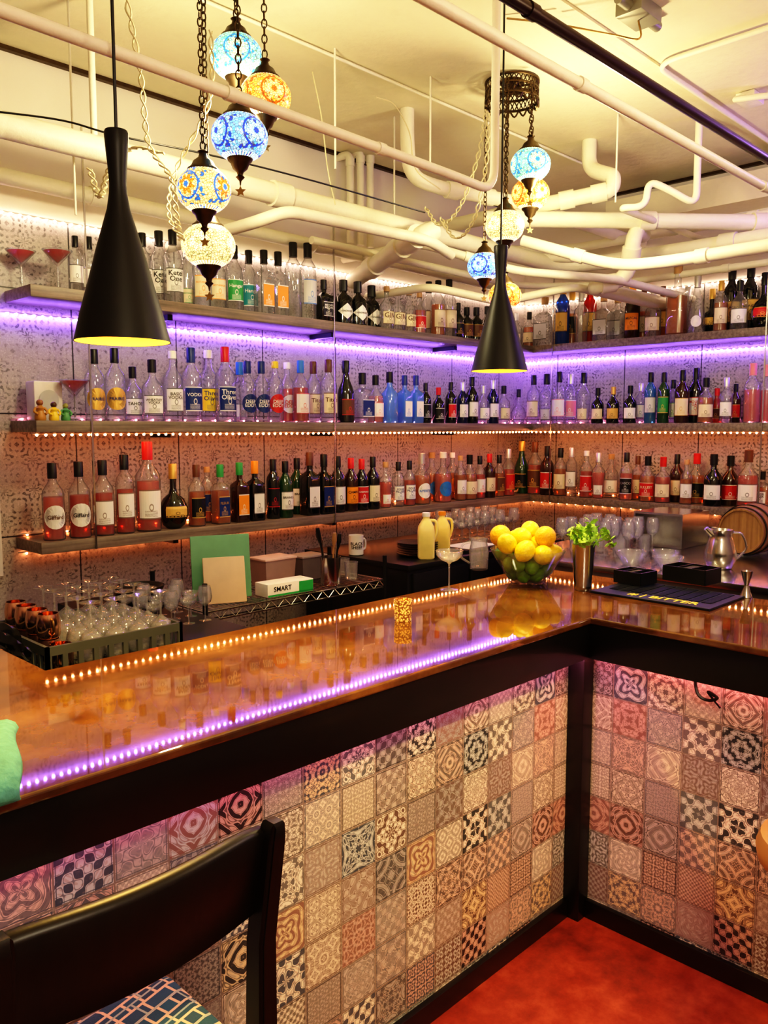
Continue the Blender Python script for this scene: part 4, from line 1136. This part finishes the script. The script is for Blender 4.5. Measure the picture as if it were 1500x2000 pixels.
board(2.24,3.31,.29,.31,(.14,.34,.20),'green plastic cutting board leaning upright',-.35,.12)
board(2.19,3.21,.20,.22,(.60,.46,.32),'cream plastic cutting board leaning upright',-.40,.2)
t=thing('cardboard_box','white and green printed cardboard box on the rack','box',(2.55,3.22,RZ+.002),(0,0,-.05))
mobj('box_body',box_me('box_body',-.14,.14,-.055,.055,0,.065,M_paper,.002),t)
bm=bmesh.new(); add_text(bm,'SMART',lambda x,y:Vector((-.05+x,-.0565,.038+y)),.13,.025,0); mobj('box_lettering',finish(bm,'box_lettering',cmat('blk'),False,recalc=False),t)
bm=bmesh.new(); abox(bm,.05,.138,-.0562,-.0555,.004,.06); abox(bm,-.138,.138,-.0562,-.0555,.002,.012); mobj('printed_band',finish(bm,'printed_band',cmat('grn'),False),t)
def tub(x,y,w,d,h,z,m,lab,lid=True,name='storage_tub'):
    t=thing(name,lab,'container',(x,y,z)); bm=bmesh.new()
    k=.9
    v0=[(-w/2*k,-d/2*k),(w/2*k,-d/2*k),(w/2*k,d/2*k),(-w/2*k,d/2*k)]; v1=[(-w/2,-d/2),(w/2,-d/2),(w/2,d/2),(-w/2,d/2)]
    a=[bm.verts.new((x_,y_,0)) for x_,y_ in v0]; b=[bm.verts.new((x_,y_,h)) for x_,y_ in v1]
    for i in range(4): bm.faces.new([a[i],a[(i+1)%4],b[(i+1)%4],b[i]])
    bm.faces.new(a); bmesh.ops.solidify(bm,geom=bm.faces[:],thickness=.003)
    mobj('tub_body',finish(bm,'tub_body',m,False),t)
    if lid: mobj('lid',box_me('lid',-w/2-.005,w/2+.005,-d/2-.005,d/2+.005,h+.001,h+.012,m,.003),t)
M_frost=mat('frosted_pink_plastic',(.62,.44,.42),.4)
tub(2.64,3.43,.20,.14,.14,RZ+.003,M_frost,'frosted plastic storage tub with lid on the rack')
tub(2.90,3.46,.17,.13,.12,RZ+.003,mat('smoke_plastic',(.3,.25,.24),.4),'smoky plastic storage tub on the rack')
l=Vector((2.86,3.22,RZ+.002))
mobj('utensil_tin',lathe_me('utensil_tin',[(.050,0),(.052,.003),(.055,.15),(.052,.15),(.049,.006),(0,.006)],M_steel,28,caps=False),None,l,label='stainless steel canister holding bar tools',cat='canister')
for i,(dx,dy,h,m,n,lab) in enumerate(((-.05,.0,.30,M_blackpl,'spatula','black handled bar tool in the canister'),(-.025,.02,.26,M_steel,'bar_spoon','long steel bar spoon in the canister'),(.025,-.015,.26,M_blackpl,'muddler','black muddler standing in the canister'),(.04,.01,.22,M_steel,'strainer','steel strainer handle in the canister'),(0,-.02,.27,mat('muddler_wood',(.35,.2,.1),.5),'muddler','wooden muddler standing in the canister'))):
    tt=thing(n,lab,'bar tool',l+Vector((dx*.5,dy*.5,.01))); 
    mobj('tool_handle',tube_me('tool_handle',[(0,0,0),(dx*.9,dy*.9,h*.75)],.005,m,8),tt)
    mobj('tool_head',tube_me('tool_head',[(dx*.9,dy*.9,h*.73),(dx*1.1,dy*1.1,h*.85),(dx*1.25,dy*1.25,h)],[.006,.014,.010],m,10),tt)
for k,(x,y) in enumerate(((3.03,3.24),(3.08,3.36))):
    mobj('tumbler_glass',me_tumb,None,(x,y,RZ+.002),label='clear tumbler glass on the wire rack',cat='glass',group='tumblers on the rack')
t=thing('pan_stack','stack of black round pans on a ledge','pan',(1.86,3.42,.87))
ld=box_me('table_top',1.66,2.01,3.28,3.85,.83,.87,M_blackmt,.004)
sd=thing('side_table','low black metal side table beside the rack','table',(0,0,0)); mobj('table_top',ld,sd)
for x,y in((1.69,3.31),(1.98,3.31),(1.69,3.82),(1.98,3.82)): mobj('leg',tube_me('leg',[(x,y,0),(x,y,.83)],.012,M_blackmt,8),sd)
bm=bmesh.new()
for i in range(4): lathe(bm,[(.09,i*.03),(.105,i*.03+.006),(.112,i*.03+.027),(.105,i*.03+.027),(.09,i*.03+.012)],32)
mobj('pans',finish(bm,'pans',M_blackmt),t,(0,0,.001))

# ------------------------------------------------------------ back counters
bc=thing('bar_cooler','black undercounter cooler against the tiled wall','cooler',(3.30,3.05,0))
mobj('cooler_body',box_me('cooler_body',0,1.55,.02,.9,0,.92,M_blackmt,.005),bc); mobj('cooler_top',box_me('cooler_top',-.01,1.56,0,.9,.92,.95,M_blackpl,.004),bc)
for i in range(3):
    mobj('cooler_door',box_me('cooler_door',.03+i*.51,.52+i*.51,.0,.019,.05,.90,M_blackmt,.004),bc)
CT=.951
l=(3.36,3.55,CT); t=thing('ceramic_mug','white ceramic mug with black writing','mug',l)
mobj('mug_body',lathe_me('mug_body',[(.040,0),(.045,.004),(.045,.12),(.041,.12),(.040,.01),(0,.01)],M_whitepl,28,caps=False),t)
mobj('mug_handle',tube_me('mug_handle',catmull([(.043,0,.09),(.075,0,.085),(.075,0,.035),(.043,0,.025)]),.006,M_whitepl,8),t)
bm=bmesh.new(); add_text(bm,'BLACK\nSHEEP',lambda x,y:Vector((.0465*sin(x/.0465-.6),-.0465*cos(x/.0465-.6),.06+y)),.085,.08,0); mobj('mug_lettering',finish(bm,'mug_lettering',cmat('blk'),False,recalc=False),t)
for i in range(6):
    mobj('plate',lathe_me('plate',[(.07,0),(.10,.006),(.125,.014),(.122,.016),(.07,.004),(0,.003)],M_blackpl,36,caps=False),None,(3.60,3.27,CT+i*.0135),label='black round plate in a stack on the cooler',cat='plate',group='stack of black plates')
def jug(x,y,liq,cap,lab,h=.25):
    t=thing('juice_jug',lab,'jug',(x,y,CT),(0,0,-.8),scale=h/.25)
    pr=[(.040,0),(.046,.008),(.046,.15),(.042,.175),(.026,.205),(.018,.218),(.018,.235)]
    mobj('jug_body',lathe_me('jug_body',pr,mat('juice_'+cap,liq,.35,emit=.03),32,[5,5,5,5,3,0,0]),t)
    mobj('handle',tube_me('handle',catmull([(.020,0,.208),(.052,0,.20),(.058,0,.15),(.043,0,.10)]),.008,mat('juice_'+cap,liq,.35),10),t)
    mobj('cap',lathe_me('cap',[(.022,.228),(.022,.248),(.019,.25)],cmat(cap),20),t)
q=at_z(838,1100,CT); jug(q.x+.12,q.y+.13,(.85,.70,.25),'wht','plastic jug of pale yellow juice on the cooler',.27)
q=at_z(872,1095,CT); jug(q.x+.17,q.y+.18,(.88,.66,.18),'org','plastic jug of yellow juice with orange cap',.26)
t=thing('serving_tray','dark serving tray with white paper sheet on the cooler','tray',(4.05,3.22,CT))
mobj('tray_base',box_me('tray_base',-.2,.2,-.12,.12,0,.02,M_blackpl,.006),t); mobj('paper_sheet',box_me('paper_sheet',-.15,.15,-.1,.1,.0205,.0225,M_paper),t)
for i in range(8):
    for j in range(3):
        x=4.20+i*.084; y=3.42+j*.13
        me=me_wine if (i+j)%2 else me_coupe
        if x<4.80: mobj('wine_glass' if (i+j)%2 else 'coupe_glass',me,None,(x,y,CT),(0,0,0),'clean stemmed glass standing on the cooler','glass','stemware crowded in the corner',scale=1.0 if (i+j)%2 else .85)
rc=thing('steel_counter','stainless steel underbar counter along the tiled wall','counter',(3.9,-.4,0))
mobj('counter_top',box_me('counter_top',0,1.3,0,3.3,.94,.975,M_steel,.004),rc)
mobj('counter_body',box_me('counter_body',.03,1.28,.02,3.28,0,.94,M_dull,.004),rc)
mobj('backsplash',box_me('backsplash',1.28,1.30,0,3.3,.975,1.08,M_steel,.002),rc)
ST2=.976
for i in range(5):
    for j in range(5):
        x=4.25+i*.1; y=2.30+j*.095
        mobj('wine_glass' if (i+j)%3 else 'tumbler_glass',me_wine if (i+j)%3 else me_tumb,None,(x,y,ST2),(0,0,0),'clean glass standing on the steel counter','glass','glassware on the steel counter')
gb=lathe_me('garnish_bowl',[(.035,0),(.04,.003),(.085,.06),(.09,.075),(.087,.075),(.08,.06),(.036,.008),(0,.008)],G_stem,32,caps=False)
for (x,y,s) in((4.05,2.12,1.0),(4.03,1.90,.95),(4.24,2.02,.9)):
    mobj('garnish_bowl',gb,None,(x,y,ST2),scale=s,label='clear glass garnish bowl on the counter',cat='bowl',group='garnish bowls')
q=at_z(1425,1113,ST2)
t=thing('steel_pitcher','stainless steel water pitcher with curved handle','pitcher',(q.x+.02,q.y+.06,ST2))
mobj('pitcher_body',lathe_me('pitcher_body',[(.055,0),(.06,.004),(.080,.05),(.080,.09),(.062,.15),(.054,.18),(.062,.205),(.059,.205),(.051,.18),(0,.15)],M_steel,36,caps=False),t)
mobj('handle',tube_me('handle',catmull([(.035,-.05,.19),(.06,-.085,.18),(.07,-.105,.11),(.050,-.066,.05)]),.006,M_steel,10),t)
mobj('spout',tube_me('spout',[(-.04,.03,.18),(-.065,.055,.212)],[.02,.012],M_steel,10),t)
q=at_x(1482,1040,5.0)
t=thing('wooden_barrel','small oak barrel with round head on the counter','barrel',(4.88,q.y,ST2))
bm=bmesh.new(); lathe(bm,[(.0,-.15),(.115,-.15),(.118,-.16),(.128,-.16),(.145,-.06),(.148,0),(.145,.06),(.128,.16),(.118,.16),(.115,.15),(0,.15)],36)
mobj('barrel_staves',finish(bm,'barrel_staves',mat_wood('oak_barrel',(.22,.11,.04),(.42,.24,.10),.5)),t,(0,0,.15),(0,pi/2,0))
bm=bmesh.new()
for z in(-.13,-.07,.07,.13):
    r_=.149 if abs(z)<.1 else .137; lathe(bm,[(r_-.002,z-.01),(r_,z-.01),(r_,z+.01),(r_-.002,z+.01)],36,caps=False)
mobj('barrel_hoops',finish(bm,'barrel_hoops',M_blackmt),t,(0,0,.15),(0,pi/2,0))
q=at_x(1300,1060,4.9)
t=thing('steel_sink_unit','stainless steel box appliance with recessed front','appliance',(4.80,q.y,ST2))
bm=bmesh.new(); abox(bm,-.02,.36,-.16,.16,0,.012); abox(bm,-.02,.36,-.16,-.15,.012,.2); abox(bm,-.02,.36,.15,.16,.012,.2); abox(bm,.35,.36,-.15,.15,.012,.2); abox(bm,-.02,.36,-.16,.16,.2,.212)
mobj('unit_shell',finish(bm,'unit_shell',M_steel,False),t)
t=thing('wall_outlet','white electrical outlet box on the tiled wall','outlet',(1.42,WY-.001,1.17))
mobj('outlet_plate',box_me('outlet_plate',-.04,.04,-.03,0,-.07,.07,M_whitepl,.004),t)
bm=bmesh.new()
for z in(-.03,.03): abox(bm,-.015,-.009,-.032,-.0305,z-.008,z+.008); abox(bm,.009,.015,-.032,-.0305,z-.008,z+.008)
mobj('outlet_socket',finish(bm,'outlet_socket',M_blackpl,False),t)

# ------------------------------------------------------------ lights
def point(name,loc,e,col,size=.15):
    ld=bpy.data.lights.new(name,'POINT'); ld.energy=e; ld.color=col; ld.shadow_soft_size=size
    o=bpy.data.objects.new(name,ld); link(o); o.location=loc; return o
def spot(name,loc,tgt,e,col,ang,size=.06):
    ld=bpy.data.lights.new(name,'SPOT'); ld.energy=e; ld.color=col; ld.spot_size=math.radians(ang); ld.spot_blend=.8; ld.shadow_soft_size=size
    o=bpy.data.objects.new(name,ld); link(o); o.location=loc
    o.rotation_euler=(Vector(tgt)-Vector(loc)).to_track_quat('-Z','Y').to_euler(); return o
point('room_fill',(.2,-.6,2.6),66,(1,.84,.62),.2)  # added warm fill from behind the camera, no fixture modelled
point('room_fill',(2.6,.2,2.7),36,(1,.80,.50),.15)  # second added warm fill, out of view
point('globe_glow',(1.9,2.65,2.80),31,(1,.86,.50),.09)
point('globe_glow',(3.7,2.3,2.80),33,(1,.85,.46),.09)
point('violet_fill',(4.9,.8,3.1),26,(.42,.22,1),.15)  # added fill that tints the upper right pipes violet
spot('pendant_spot',(1.35,-.1,2.45),(1.78,1.47,.50),140,(1,.64,.18),42)
w=bpy.data.worlds.new('world'); SC.world=w; w.use_nodes=True; w.node_tree.nodes['Background'].inputs[0].default_value=(.06,.05,.05,1); w.node_tree.nodes['Background'].inputs[1].default_value=.3

# ------------------------------------------------------------ camera
cd=bpy.data.cameras.new('camera'); cd.sensor_fit='VERTICAL'; cd.sensor_height=36; cd.sensor_width=27; cd.lens=FP/2000*36; cd.clip_start=.02
co=bpy.data.objects.new('camera',cd); link(co); co.location=CAM; co.rotation_euler=(pi/2-TH,0,AZ-pi/2); SC.camera=co
V=SC.view_settings
V.view_transform='Standard'; V.look='None'; V.exposure=0
try:
    V.use_curve_mapping=True; cm=V.curve_mapping; cm.extend='EXTRAPOLATED'; c=cm.curves[3]
    for a,b in((.03,.014),(.12,.12),(.35,.47),(.7,.87)): c.points.new(a,b)
    cm.update()
except Exception: pass
try: SC.cycles.transparent_max_bounces=20
except Exception: pass
